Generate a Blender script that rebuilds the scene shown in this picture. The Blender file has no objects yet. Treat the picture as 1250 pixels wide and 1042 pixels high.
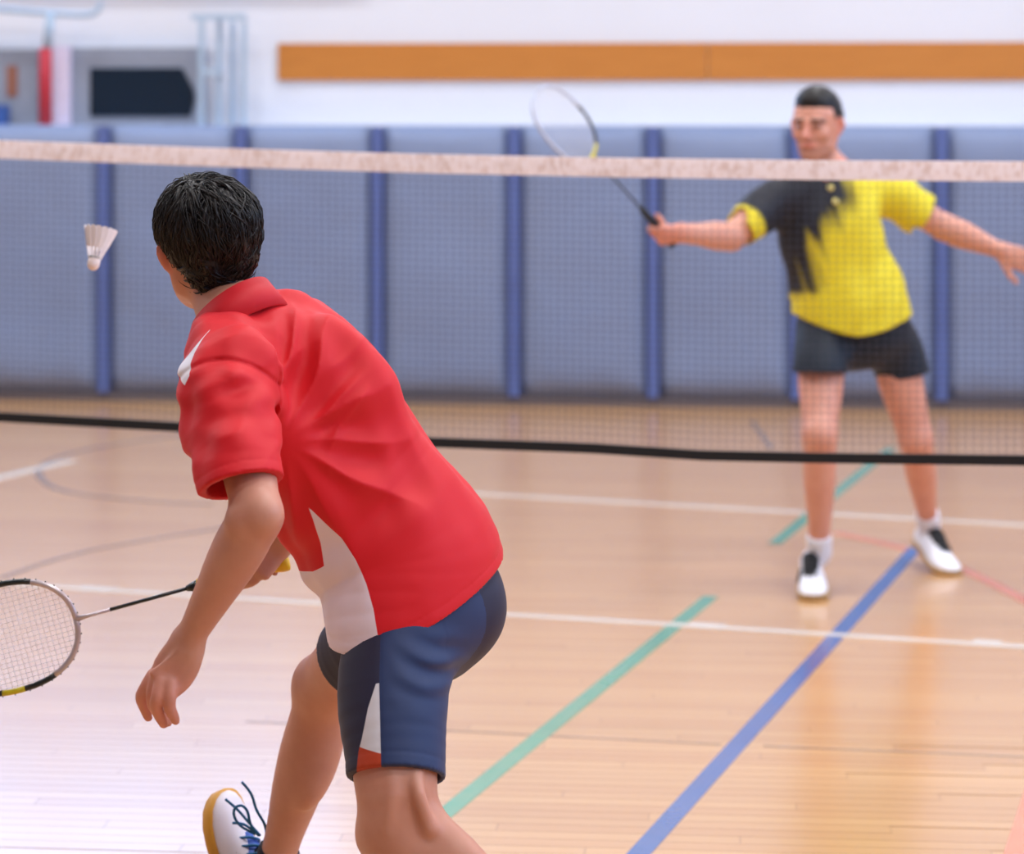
import bpy, math, random
import numpy as np
from mathutils import Vector, Matrix

random.seed(7); RNG = np.random.default_rng(7)
SC = bpy.context.scene
COL = SC.collection

# ------------------------------------------------------------------ camera
FPX, W, H = 3140.0, 1250.0, 1042.0           # focal length in pixels of the 1250x1042 frame
CX, HY, CZ = 625.0, 118.0, 1.67              # optical axis column, horizon row, eye height
cam = bpy.data.cameras.new('camera'); camo = bpy.data.objects.new('camera', cam); COL.objects.link(camo)
cam.sensor_fit = 'HORIZONTAL'; cam.sensor_width = 36.0
cam.lens = FPX / W * 36.0
cam.shift_y = -(H / 2 - HY) / W
camo.location = (0, 0, CZ); camo.rotation_euler = (math.pi / 2, 0, 0)
cam.dof.use_dof = True; cam.dof.focus_distance = 4.35; cam.dof.aperture_fstop = 3.6
cam.clip_end = 200
SC.camera = camo

# ------------------------------------------------------------------ world / exposure
SC.view_settings.view_transform = 'Standard'; SC.view_settings.look = 'None'
SC.view_settings.gamma = 1.0; SC.view_settings.use_curve_mapping = False
SC.view_settings.exposure = 0.0
LAMP_W = 96.0                                # watts of one ceiling light
WINDOW_E = 3.6                                # daylight in the high windows
wd = bpy.data.worlds.new('world'); SC.world = wd; wd.use_nodes = True
wd.node_tree.nodes['Background'].inputs[0].default_value = (.75, .85, 1, 1)
wd.node_tree.nodes['Background'].inputs[1].default_value = 0.6

# ------------------------------------------------------------------ helpers
def P(px, py, Y):
    """point on the line of sight of a photo pixel at distance Y from the camera"""
    return np.array([(px - CX) / FPX * Y, Y, CZ - (py - HY) / FPX * Y])
def G(px, py, z=0.0):
    """floor point seen at a photo pixel"""
    return P(px, py, (CZ - z) * FPX / (py - HY))
def nrm(v):
    v = np.asarray(v, float); return v / np.linalg.norm(v)
def lin(c):
    r = []
    for x in c[:3]:
        x /= 255.0; r.append(x / 12.92 if x <= .04045 else ((x + .055) / 1.055) ** 2.4)
    return tuple(r) + (1.0,)

class NT:
    def __init__(s, name):
        s.m = bpy.data.materials.new(name); s.m.use_nodes = True
        s.t = s.m.node_tree; s.b = s.t.nodes['Principled BSDF']
    def n(s, typ, **kw):
        n = s.t.nodes.new(typ)
        for k, v in kw.items():
            if k.startswith('i_'):
                key = k[2:]; n.inputs[int(key) if key.isdigit() else key.replace('_', ' ')].default_value = v
            else: setattr(n, k, v)
        return n
    def l(s, a, b): s.t.links.new(a, b)
    def math(s, op, a, b=None, c=None):
        n = s.n('ShaderNodeMath', operation=op)
        for i, v in enumerate((a, b, c)):
            if v is None: continue
            if isinstance(v, (int, float)): n.inputs[i].default_value = v
            else: s.l(v, n.inputs[i])
        return n.outputs[0]
    def mix(s, fac, a, b, mode='MIX'):
        n = s.n('ShaderNodeMix', data_type='RGBA', blend_type=mode)
        for i, v in ((0, fac), (6, a), (7, b)):
            if isinstance(v, (int, float, tuple)): n.inputs[i].default_value = v
            else: s.l(v, n.inputs[i])
        return n.outputs[2]
    def attr(s, name): return s.n('ShaderNodeAttribute', attribute_name=name).outputs['Fac']
    def step(s, v, w=.0006):
        n = s.n('ShaderNodeMapRange', i_1=-w, i_2=w); s.l(v, n.inputs[0]); return n.outputs[0]
    def noise(s, scale, detail=3.0, vec=None, rough=.5, stretch=None):
        n = s.n('ShaderNodeTexNoise', i_Scale=scale, i_Detail=detail, i_Roughness=rough)
        src = vec if vec is not None else s.n('ShaderNodeNewGeometry').outputs['Position']
        if stretch:
            mp = s.n('ShaderNodeMapping'); mp.inputs['Scale'].default_value = stretch; s.l(src, mp.inputs[0]); src = mp.outputs[0]
        s.l(src, n.inputs['Vector']); return n.outputs['Fac']
    def bump(s, h, strength, dist):
        n = s.n('ShaderNodeBump', i_Strength=strength, i_Distance=dist); s.l(h, n.inputs['Height'])
        s.l(n.outputs[0], s.b.inputs['Normal'])
    def base(s, v):
        if isinstance(v, tuple): s.b.inputs['Base Color'].default_value = v
        else: s.l(v, s.b.inputs['Base Color'])
    def set(s, **kw):
        for k, v in kw.items(): s.b.inputs[k.replace('_', ' ')].default_value = v
        return s

def simple(name, rgb, rough=.5, metal=0.0, var=.12, scale=30.0, spec=.5, bump=0, **kw):
    t = NT(name); c = lin(rgb)
    f = t.noise(scale, 3)
    d = tuple(x * (1 - var) for x in c[:3]) + (1,); e = tuple(min(1, x * (1 + var)) for x in c[:3]) + (1,)
    t.base(t.mix(f, d, e)); t.set(Roughness=rough, Metallic=metal, Specular_IOR_Level=spec, **kw)
    if bump: t.bump(t.noise(scale * 6, 2), bump, .002)
    return t.m

def wloc(o):
    v = Vector((0, 0, 0))
    while o is not None: v += o.location; o = o.parent
    return v
def obj(name, verts, faces, mat, parent=None, smooth=True, attrs=None):
    me = bpy.data.meshes.new(name)
    v = np.asarray(verts, dtype=np.float32).reshape(-1, 3)
    if parent is not None: v = v - np.array(wloc(parent), dtype=np.float32)
    if isinstance(faces, np.ndarray) and len(faces) > 500:
        nf, k = faces.shape
        me.vertices.add(len(v)); me.vertices.foreach_set('co', v.ravel())
        me.loops.add(nf * k); me.loops.foreach_set('vertex_index', faces.astype(np.int32).ravel())
        me.polygons.add(nf); me.polygons.foreach_set('loop_start', np.arange(0, nf * k, k, dtype=np.int32))
        me.update(calc_edges=True)
    else:
        me.from_pydata([tuple(map(float, q)) for q in v], [], [tuple(int(i) for i in f) for f in faces])
    if smooth: me.polygons.foreach_set('use_smooth', np.ones(len(me.polygons), bool))
    for k, a in (attrs or {}).items():
        at = me.attributes.new(k, 'FLOAT', 'POINT'); at.data.foreach_set('value', np.asarray(a, np.float32))
    me.materials.append(mat); me.validate(); me.update()
    o = bpy.data.objects.new(name, me); COL.objects.link(o)
    if parent is not None: o.parent = parent
    return o
def empty(name, loc, label, cat, group=None):
    o = bpy.data.objects.new(name, None); COL.objects.link(o); o.location = tuple(map(float, loc)); o.empty_display_size = .1
    return tag(o, label, cat, group)
def tag(o, label, cat, group=None):
    o['label'] = label; o['category'] = cat
    if group: o['group'] = group
    return o
def struct(o): o['kind'] = 'structure'; return o
def stuff(o): o['kind'] = 'stuff'; return o

class MB:
    def __init__(s): s.v = []; s.f = []
    def add(s, vs, fs):
        b = len(s.v); s.v += [tuple(map(float, x)) for x in vs]; s.f += [tuple(i + b for i in f) for f in fs]; return s
    def box(s, o, ax, ay, az):
        o, ax, ay, az = map(np.asarray, (o, ax, ay, az))
        vs = [o + i * ax + j * ay + k * az for k in (0, 1) for j in (0, 1) for i in (0, 1)]
        fs = [(0, 2, 3, 1), (4, 5, 7, 6), (0, 1, 5, 4), (2, 6, 7, 3), (0, 4, 6, 2), (1, 3, 7, 5)]
        if np.dot(np.cross(ax, ay), az) < 0: fs = [f[::-1] for f in fs]
        return s.add(vs, fs)
    def tube(s, pts, r, n=8, closed=False, cap=True, flat=1.0, up=None):
        pts = [np.asarray(p, float) for p in pts]; m = len(pts)
        rs = [r] * m if isinstance(r, (int, float)) else list(r)
        rings = []; u = None
        for i, p in enumerate(pts):
            a = pts[(i - 1) % m] if (closed or i) else p; b = pts[(i + 1) % m] if (closed or i < m - 1) else p
            t = nrm(b - a)
            if u is None:
                h = np.asarray(up if up is not None else ((0, 0, 1) if abs(t[2]) < .9 else (1, 0, 0)), float); u = nrm(h - t * h.dot(t))
            else: u = nrm(u - t * u.dot(t))
            w = np.cross(t, u)
            rings.append([p + rs[i] * (math.cos(q) * u * flat + math.sin(q) * w) for q in [2 * math.pi * k / n for k in range(n)]])
        vs = [q for rg in rings for q in rg]; fs = []
        for i in range(m if closed else m - 1):
            j = (i + 1) % m
            for k in range(n):
                l = (k + 1) % n; fs.append((i * n + k, i * n + l, j * n + l, j * n + k))
        if cap and not closed:
            fs.append(tuple(range(n))[::-1]); fs.append(tuple((m - 1) * n + k for k in range(n)))
        return s.add(vs, fs)
    def build(s, name, mat, parent=None, smooth=False): return obj(name, s.v, s.f, mat, parent, smooth)

def spline(pts, n=6):
    pts = [np.asarray(p, float) for p in pts]; out = []
    for i in range(len(pts) - 1):
        a = pts[max(i - 1, 0)]; b = pts[i]; c = pts[i + 1]; d = pts[min(i + 2, len(pts) - 1)]
        for k in range(n):
            t = k / n
            out.append(.5 * ((2 * b) + (c - a) * t + (2 * a - 5 * b + 4 * c - d) * t * t + (3 * b - a - 3 * c + d) * t ** 3))
    out.append(pts[-1]); return out

# ------------------------------------------------------------------ the hall
UX = nrm((1, -.09, 0)); VN = nrm((-.09, -1, 0)); O_W = np.array([0, 13.95, 0.])   # wall direction, into the hall, wall origin
ZV = np.array([0, 0, 1.])
def R(u, v, z): return O_W + UX * u + VN * v + ZV * z
def Wl(px, py, v):
    """point seen at a pixel on the plane v metres in front of the low wall face"""
    d = np.array([(px - CX) / FPX, 1, -(py - HY) / FPX]); c = np.array([0, 0, CZ])
    q = O_W + VN * v; t = np.dot(q - c, VN) / np.dot(d, VN); return c + d * t
def uz(px, py, v):
    q = Wl(px, py, v); return float(np.dot(q - O_W, UX)), float(q[2])
def rbox(mb, u0, u1, v0, v1, z0, z1): return mb.box(R(u0, v0, z0), UX * (u1 - u0), VN * (v1 - v0), ZV * (z1 - z0))

U0, U1, V0, V1, ZC = -9.0, 9.0, -.40, 20.0, 6.6
PW = .0572; PL = 1.45                        # floor board width and length

def wood_floor():
    t = NT('maple_floor'); g = t.n('ShaderNodeNewGeometry').outputs['Position']
    def dot(vec):
        n = t.n('ShaderNodeVectorMath', operation='DOT_PRODUCT'); t.l(g, n.inputs[0]); n.inputs[1].default_value = tuple(vec); return n.outputs['Value']
    u = t.math('SUBTRACT', dot(UX), float(O_W.dot(UX))); v = t.math('SUBTRACT', dot(VN), float(O_W.dot(VN)))
    rv = t.math('DIVIDE', v, PW); row = t.math('FLOOR', rv)
    off = t.math('MULTIPLY', t.math('FRACT', t.math('MULTIPLY', row, .618034)), PL)
    uu = t.math('DIVIDE', t.math('ADD', u, off), PL); col = t.math('FLOOR', uu)
    cv = t.n('ShaderNodeCombineXYZ'); t.l(row, cv.inputs[0]); t.l(col, cv.inputs[1])
    wn = t.n('ShaderNodeTexWhiteNoise', noise_dimensions='3D'); t.l(cv.outputs[0], wn.inputs[0])
    uv = t.n('ShaderNodeCombineXYZ'); t.l(u, uv.inputs[0]); t.l(v, uv.inputs[1]); t.l(wn.outputs[0], uv.inputs[2])
    gr = t.noise(14, 5, uv.outputs[0], .6, (.12, 2.2, 3)); big = t.noise(.55, 2, uv.outputs[0], .5, (.5, 1.4, 0))
    c = t.mix(wn.outputs[0], lin((214, 164, 106)), lin((198, 144, 88)))
    c = t.mix(t.math('MULTIPLY', gr, .55), c, lin((184, 130, 82)))
    c = t.mix(t.math('MULTIPLY', big, .35), c, lin((228, 180, 120)))
    fr = t.math('FRACT', rv); e = t.math('MINIMUM', fr, t.math('SUBTRACT', 1.0, fr))
    fu = t.math('FRACT', uu); eu = t.math('MULTIPLY', t.math('MINIMUM', fu, t.math('SUBTRACT', 1.0, fu)), PL / PW)
    gap = t.math('LESS_THAN', t.math('MINIMUM', e, eu), .02)
    c = t.mix(t.math('MULTIPLY', gap, .55), c, lin((96, 60, 34)))
    t.base(c); t.set(Specular_IOR_Level=.65, IOR=1.52, Coat_Weight=.9, Coat_Roughness=.22, Coat_IOR=1.65)
    t.l(t.math('MULTIPLY_ADD', gr, .12, .26), t.b.inputs['Roughness'])
    h = t.math('ADD', t.math('MULTIPLY', gr, .25), t.math('MULTIPLY', wn.outputs[0], .5)); t.bump(h, .06, .0015)
    return t.m
M_FLOOR = wood_floor()
M_WALL = simple('painted_wall', (212, 216, 228), .7, scale=1.2, var=.04)
M_SIDE = simple('painted_side_wall', (176, 178, 186), .75, scale=1.2, var=.05)
M_CEIL = simple('painted_ceiling', (168, 172, 180), .8, scale=2, var=.05)
def paint(name, rgb, rough=.22, wear=.25):
    t = NT(name); c = lin(rgb); f = t.noise(9, 4)
    t.base(t.mix(t.math('MULTIPLY', f, wear), c, lin((214, 172, 126)))); t.set(Roughness=rough, Coat_Weight=.6, Coat_Roughness=.15); return t.m

fl = struct(rbox(MB(), U0, U1, 0, V1, -.12, 0).build('floor', M_FLOOR))
# nearest boards, one by one; alike boards share mesh data
BW = PW - .0012; BL = PL - .0012
bm = MB(); bm.box((0, 0, 0), UX * BL, VN * BW, ZV * .001)
board_me = None
vA = float(np.dot(G(625, 1042) - O_W, VN)) + .05; vB = float(np.dot(G(625, 880) - O_W, VN))
rows = range(int(vB / PW), int(vA / PW) + 1)
for r in rows:
    off = ((r * .618034) % 1.0) * PL
    mid = R(0, r * PW, 0); half = mid[1] * (625 / FPX) + .15
    for c in range(int(math.floor((-half + off) / PL)), int(math.floor((half + off) / PL)) + 1):
        q = R(c * PL - off + .0006, r * PW + .0006, 0.0)
        if board_me is None:
            o = bm.build('floor_board', M_FLOOR, None); board_me = o.data; o.parent = fl
        else:
            o = bpy.data.objects.new('floor_board', board_me); COL.objects.link(o); o.parent = fl
        o.location = tuple(q)

def strip(name, px, width, mat, z=.0016, n=4):
    """painted line on the floor through the floor points seen at the given pixels"""
    pts = [G(*p) for p in px]
    if len(pts) > 2: pts = spline(pts, n)
    L, Rr = [], []
    for i, p in enumerate(pts):
        t = nrm(pts[min(i + 1, len(pts) - 1)] - pts[max(i - 1, 0)]); s_ = np.array([-t[1], t[0], 0]) * width / 2
        L.append(p + s_); Rr.append(p - s_)
    m = len(pts); vs = []
    for zz in (.0, z):
        vs += [q + ZV * zz for q in L] + [q + ZV * zz for q in Rr]
    fs = []
    for i in range(m - 1):
        fs += [(2 * m + i, 3 * m + i, 3 * m + i + 1, 2 * m + i + 1), (i, 2 * m + i, 2 * m + i + 1, i + 1), (m + i, m + i + 1, 3 * m + i + 1, 3 * m + i)]
    return obj(name, vs, fs, mat, fl, False)
M_GREEN = paint('green_line_paint', (62, 158, 130)); M_BLUE = paint('blue_line_paint', (0, 88, 160), wear=.12)
M_WHITE = paint('white_line_paint', (232, 224, 214)); M_GREY = paint('dark_line_paint', (134, 112, 104), wear=.4); M_ORANGE = paint('orange_line_paint', (226, 132, 96))
strip('green_line', [(-934, 2200), (868, 728)], .05, M_GREEN, .0022)
strip('green_line', [(945, 664), (1088, 547)], .05, M_GREEN, .0022)
strip('blue_line', [(-268, 2200), (1118, 669)], .052, M_BLUE, .0024)
strip('white_line', [(-200, 700), (410, 738), (860, 765), (1500, 806)], .045, M_WHITE, .0028)
strip('white_line', [(380, 590), (590, 603), (1250, 641), (1400, 650)], .055, M_WHITE, .002)
strip('white_line', [(-120, 611), (88, 562)], .07, M_WHITE, .002)
for a, b in (((840, 763), (884, 766)), ((1188, 784), (1222, 786)), ((96, 718), (140, 721))):
    strip('line_mark', [a, b], .075, M_WHITE, .0032)
strip('dark_line', [(300, 881), (560, 893), (880, 909)], .012, M_GREY, .0018)
strip('dark_line', [(932, 911), (1250, 924), (1400, 930)], .012, M_GREY, .0018)
strip('dark_line', [(230, 530), (110, 548), (55, 566), (50, 584), (85, 601), (180, 612), (260, 616)], .035, M_GREY, .0018)
strip('dark_line', [(918, 514), (942, 548)], .03, M_GREY, .0018)
strip('dark_line', [(0, 706), (110, 672), (300, 640)], .03, M_GREY, .0017)
strip('orange_line', [(1020, 650), (1110, 671), (1180, 697), (1250, 732), (1330, 775)], .05, M_ORANGE, .002)
q = [G(1075, 1500), G(1262, 930), G(1700, 930), G(1700, 1500)]
obj('orange_key_area', [p + ZV * .0 for p in q] + [p + ZV * .0020 for p in q], [(4, 5, 6, 7), (0, 1, 5, 4), (1, 2, 6, 5), (2, 3, 7, 6), (3, 0, 4, 7)], M_ORANGE, fl, False)

# ---- end wall: low padded wall with a ledge, white wall set back behind it
PAD_Z = 1.515; LEDGE = .34
wb = MB(); rbox(wb, U0, U1, -LEDGE, 0, 0, PAD_Z - .01)
wall_b = struct(wb.build('wall_back', M_WALL))
wb = MB(); rbox(wb, U0, U1, V0 - .2, -LEDGE, 0, ZC); struct(wb.build('wall_back_upper', M_WALL))
def pad_material(name, rgb, rgb2):
    t = NT(name); g = t.n('ShaderNodeNewGeometry').outputs['Position']
    f = t.noise(.9, 2); t.base(t.mix(f, lin(rgb), lin(rgb2))); t.set(Roughness=.48, Specular_IOR_Level=.4)
    a = t.noise(2.2, 2, g, .45, (1, 1, .8)); b = t.noise(420, 1)
    t.bump(t.math('ADD', a, t.math('MULTIPLY', b, .002)), .55, .07); return t.m
M_PAD = pad_material('blue_grey_vinyl', (126, 140, 172), (114, 129, 164)); M_SEAM = pad_material('blue_vinyl_strip', (88, 106, 164), (80, 98, 156))
M_BASE = simple('dark_base', (92, 84, 88), .6)
seams_px = [125, 293, 460, 627, 797, 972, 1150]
seam_u = [uz(x, 320, .06)[0] for x in seams_px]
du = (seam_u[-1] - seam_u[0]) / (len(seam_u) - 1)
us = [seam_u[0] - du * k for k in range(8, 0, -1)] + seam_u + [seam_u[-1] + du * k for k in range(1, 9)]
SW = .058
def pad(u0, u1):
    nu, nz = 10, 16; vs, fs = [], []
    for j in range(nz + 1):
        for i in range(nu + 1):
            a, b = i / nu, j / nz
            e = min(1, min(a, 1 - a) * 9) ** .5; e2 = min(1, min(b, 1 - b) * 14) ** .5
            w = .006 * math.sin(9 * b + 4 * u0) * math.sin(3.1 * a + 2 * b)
            vs.append(R(u0 + (u1 - u0) * a, .012 + .046 * e * e2 + w * e * e2, .05 + (PAD_Z - .05) * b))
    for j in range(nz):
        for i in range(nu):
            k = j * (nu + 1) + i; fs.append((k, k + nu + 1, k + nu + 2, k + 1)[::-1])
    b0 = len(vs); ring = [i for i in range(nu + 1)] + [j * (nu + 1) + nu for j in range(1, nz + 1)] + [nz * (nu + 1) + i for i in range(nu - 1, -1, -1)] + [j * (nu + 1) for j in range(nz - 1, 0, -1)]
    for i in ring: vs.append(np.array(vs[i]) - VN * (np.dot(np.array(vs[i]) - O_W, VN) - .0005))
    m = len(ring)
    for k in range(m): fs.append((ring[k], ring[(k + 1) % m], b0 + (k + 1) % m, b0 + k)[::-1])
    return vs, fs
for i in range(len(us) - 1):
    v_, f_ = pad(us[i] + SW / 2, us[i + 1] - SW / 2); obj('wall_pad', v_, f_, M_PAD, wall_b)
for u in us:
    mb = MB(); rbox(mb, u - SW / 2, u + SW / 2, .0005, .050, .05, PAD_Z - .004); mb.build('seam_strip', M_SEAM, wall_b)
struct(rbox(MB(), U0, U1, .0, .022, 0, .05).build('baseboard_back', M_BASE))
# wooden rail on the upper wall
def wood_rail():
    t = NT('oiled_wood_board'); g = t.noise(8, 4, None, .6, (.5, .5, 6))
    t.base(t.mix(g, lin((196, 128, 58)), lin((172, 106, 42)))); t.set(Roughness=.42); return t.m
M_RAIL = wood_rail()
u0, z0 = uz(340, 98, -LEDGE); _, z1 = uz(340, 53, -LEDGE)
b_ = MB(); x = u0
rail = tag(bpy.data.objects.new('wood_rail', None), 'long orange brown wooden board fixed along white wall', 'wall rail'); COL.objects.link(rail); rail.location = tuple(R(u0, -LEDGE, z0))
while x < 8.5:
    mb = MB(); rbox(mb, x, x + 2.395, -LEDGE, -LEDGE + .022, z0, z1); mb.build('board', M_RAIL, rail); x += 2.4
# side walls, wall behind the camera, ceiling
wl = MB(); rbox(wl, U0 - .2, U0, V0, V1, 0, ZC); struct(wl.build('wall_left', M_SIDE))
wr = MB(); rbox(wr, U1, U1 + .2, V0, V1, 0, ZC); struct(wr.build('wall_right', M_SIDE))
wf = MB(); rbox(wf, U0, U1, V1, V1 + .2, 0, ZC); struct(wf.build('wall_front', M_SIDE))
cl = MB(); rbox(cl, U0 - .2, U1 + .2, V0 - .2, V1 + .2, ZC, ZC + .2); struct(cl.build('ceiling', M_CEIL))
# high daylight windows
def glow(name, rgb, e):
    t = NT(name); t.base(lin(rgb)); t.b.inputs['Emission Color'].default_value = lin(rgb); t.b.inputs['Emission Strength'].default_value = e; return t.m
M_SKYPANE = glow('daylight_pane', (152, 198, 255), WINDOW_E); M_FRAME = simple('window_frame_paint', (214, 216, 220), .5)
def window(name, o, du_, dn, width, height, cols, rows_):
    """o lower corner, du_ along, dn into the hall"""
    root = struct(bpy.data.objects.new(name, None)); COL.objects.link(root); root.location = tuple(o); f = MB(); t_ = .06
    o = np.asarray(o)
    for i in range(cols + 1): f.box(o + du_ * (width * i / cols - t_ / 2), du_ * t_, dn * .06, ZV * height)
    for j in range(rows_ + 1): f.box(o + ZV * (height * j / rows_ - t_ / 2) - du_ * t_ / 2, du_ * (width + t_), dn * .064, ZV * t_)
    f.build('window_frame', M_FRAME, root)
    for i in range(cols):
        for j in range(rows_):
            a = o + du_ * (width * i / cols + t_ / 2) + ZV * (height * j / rows_ + t_ / 2)
            MB().box(a, du_ * (width / cols - t_), dn * .02, ZV * (height / rows_ - t_)).build('pane', M_SKYPANE, root)
window('window_1', R(-5.2, -LEDGE, 2.32), UX, VN, 4.3, 2.6, 5, 2)
window('window_2', R(U1, 3, 3.0), VN, -UX, 12, 2.4, 10, 2)

# ---- ceiling lights
M_HOUS = simple('lamp_housing', (232, 232, 230), .4); M_DIFF = glow('lamp_diffuser', (255, 252, 246), 2.5)
k = 0
for v in (1.9, 5.0, 8.1, 11.2, 14.3):
    for u in (-6.4, -2.2, 2.2, 6.4) if v < 11 else (2.2, 6.4):
        c = R(u, v, ZC)
        e = empty('ceiling_light', c, 'long white ceiling light panel under hall ceiling', 'ceiling light', 'ceiling lights of the hall')
        mb = MB(); rbox(mb, u - .7, u + .7, v - .32, v + .32, ZC - .10, ZC); mb.build('housing', M_HOUS, e)
        mb = MB(); rbox(mb, u - .66, u + .66, v - .28, v + .28, ZC - .115, ZC - .1005); mb.build('diffuser', M_DIFF, e)
        L = bpy.data.lights.new('lamp', 'AREA'); L.shape = 'RECTANGLE'; L.size = 1.3; L.size_y = .55; L.energy = LAMP_W; L.color = (.97, .98, 1.0)
        lo = bpy.data.objects.new('lamp', L); COL.objects.link(lo); lo.parent = e; lo.location = (0, 0, -.13); lo.rotation_euler = (0, 0, math.atan2(UX[1], UX[0]))

# ---- things standing on the ledge of the low wall (left)
M_REDPAD = simple('red_foam', (176, 40, 58), .6); M_STEEL = simple('pale_blue_steel', (158, 180, 204), .5, .0); M_GREYP = simple('grey_panel', (132, 140, 158), .7)
M_DARK = simple('dark_glass', (14, 30, 46), .18, spec=.6); M_BROWN = simple('brown_wood', (136, 88, 74), .6); M_BLUEB = simple('blue_plastic', (46, 82, 150), .5)
M_PALE = simple('pale_column_paint', (206, 200, 226), .6)
def pxbox(mb, x0, y0, x1, y1, v, d):
    a, zt = uz(x0, y0, v); b, zb = uz(x1, y1, v); return rbox(mb, a, b, v - d, v, zb, zt)
ZL = PAD_Z - .01
def onledge(mb, x0, y0, x1, v, d):
    a, zt = uz(x0, y0, v); b, _ = uz(x1, y0, v); return rbox(mb, a, b, v - d, v, ZL, zt)
cw = (uz(160, 100, -.2)[0])
t = empty('notice_cabinet', R(cw, -.2, ZL), 'grey wall cabinet with dark glass front above blue pads', 'cabinet')
onledge(MB(), 84, 58, 246, -.22, .115).build('body', M_GREYP, t)
a0, zt = uz(110, 83, -.205); b0, zb = uz(238, 142, -.205); zm = uz(0, 112, -.205)[1]; bc = uz(222, 83, -.205)[0]; bd = uz(232, 142, -.205)[0]
poly = [(a0, zb), (bd, zb), (b0, zm - .04), (b0 - .008, zm + .01), (bc, zt), (a0, zt)]
vs = [R(u, -.2195, z) for u, z in poly] + [R(u, -.205, z) for u, z in poly]; n_ = len(poly)
obj('screen', vs, [tuple(range(n_, 2 * n_))[::-1]] + [(i, (i + 1) % n_, n_ + (i + 1) % n_, n_ + i)[::-1] for i in range(n_)], M_DARK, t, False)
t = empty('grey_cupboard', R(uz(20, 100, -.2)[0], -.2, ZL), 'grey cupboard beside the red padded post', 'cupboard')
onledge(MB(), -60, 60, 46, -.22, .11).build('body', M_GREYP, t)
pxbox(MB(), 8, 80, 21, 118, -.212, .008).build('handle_plate', M_BROWN, t)
tag(onledge(MB(), -14, 128, 7, -.10, .08).build('storage_box', M_BLUEB), 'small blue plastic box on the padded wall ledge', 'box')
t = empty('padded_post', R(uz(57, 100, -.1)[0], -.1, ZL), 'steel goal post with red foam sleeve and cross pipe', 'goal post')
u_, z_ = uz(55.5, 58, -.1); mb = MB(); mb.tube([R(u_, -.1, ZL), R(u_, -.1, z_ - .01), R(u_, -.1, z_)], [.036, .036, .02], 14).build('foam_sleeve', M_REDPAD, t, True)
u2, z2 = uz(62, 16, -.1)
mb = MB(); mb.tube([R(u_ + .01, -.1, z_), R(u2, -.1, z2)], .026, 10).build('upper_tube', M_STEEL, t, True)
ua, za = uz(-60, 6, -.1); ub, zb = uz(112, 17, -.1); uc, zc_ = uz(124, 2, -.1)
mb = MB(); mb.tube(spline([R(ua, -.1, za), R(u2, -.1, z2), R(ub, -.1, zb), R(uc, -.1, zc_)], 4), .017, 8).build('cross_pipe', M_STEEL, t, True)
tag(onledge(MB(), 64, 56, 84, -.16, .1).build('pale_column', M_PALE), 'pale lilac column beside the red padded post', 'column')
t = empty('steel_frame', R(uz(270, 80, -.1)[0], -.1, ZL), 'tall pale blue steel rack frame on the ledge', 'rack')
for x, y, d in ((246, 24, .0), (268, 22, -.05), (284, 26, -.13), (298, 26, .0)):
    u_, z_ = uz(x, y, -.1 + d); mb = MB(); rbox(mb, u_ - .014, u_ + .014, -.114 + d, -.086 + d, ZL, z_); mb.build('upright', M_STEEL, t)
for x0, x1, y in ((233, 300, 21), (246, 270, 88)):
    mb = MB(); pxbox(mb, x0, y - 4, x1, y + 3, -.085, .03).build('crossbar', M_STEEL, t)

# ------------------------------------------------------------------ implicit surfaces for bodies and cloth
def smin(a, b, k):
    if k <= 0: return np.minimum(a, b)
    h = np.clip(.5 + .5 * (b - a) / k, 0, 1); return b + (a - b) * h - k * h * (1 - h)
class Chain:
    def __init__(s, nodes, k=.02, hint=(1, 0, 0), sub=3, cap=1.0):
        p = [np.asarray(n[0], float) for n in nodes]; ra = [n[1] for n in nodes]; rb = [n[2] if len(n) > 2 else n[1] for n in nodes]
        hs = [np.asarray(n[3] if len(n) > 3 else hint, float) for n in nodes]
        if len(p) > 2 and sub > 1:
            q = spline([np.concatenate([a, [b, c], h]) for a, b, c, h in zip(p, ra, rb, hs)], sub); q = np.array(q)
        else: q = np.array([np.concatenate([a, [b, c], h]) for a, b, c, h in zip(p, ra, rb, hs)])
        s.q = q; s.k = k; s.cap = cap; m = q[:, 3:5].max() + max(.045, k)
        s.lo = q[:, :3].min(0) - m; s.hi = q[:, :3].max(0) + m
    def ev(s, pts):
        d = np.full(len(pts), .2, np.float32)
        for a, b in zip(s.q[:-1], s.q[1:]):
            w = b[:3] - a[:3]; L = np.linalg.norm(w)
            if L < 1e-6: continue
            w = w / L; m = max(a[3], a[4], b[3], b[4]) + max(.045, s.k)
            lo = np.minimum(a[:3], b[:3]) - m; hi = np.maximum(a[:3], b[:3]) + m
            ix = np.nonzero(((pts > lo) & (pts < hi)).all(1))[0]
            if not len(ix): continue
            r = (pts[ix] - a[:3]).astype(np.float32)
            z = r @ w.astype(np.float32); t = np.clip(z / L, 0, 1)
            h = a[5:8] + b[5:8]; u = h - w * h.dot(w)
            if np.linalg.norm(u) < 1e-4: u = np.cross(w, (0.3, .5, .8))
            u = nrm(u); v = np.cross(w, u)
            ra = a[3] + (b[3] - a[3]) * t; rb = a[4] + (b[4] - a[4]) * t
            rc = np.minimum(ra, rb) * s.cap
            x = r @ u.astype(np.float32); y = r @ v.astype(np.float32); zz = z - t * L
            k0 = np.sqrt((x / ra) ** 2 + (y / rb) ** 2 + (zz / rc) ** 2)
            k1 = np.sqrt((x / ra ** 2) ** 2 + (y / rb ** 2) ** 2 + (zz / rc ** 2) ** 2)
            dd = k0 * (k0 - 1) / np.maximum(k1, 1e-6); dd = np.where(k0 < 1e-3, -np.minimum(ra, rb), dd)
            d[ix] = np.minimum(d[ix], dd)
        return d
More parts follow.
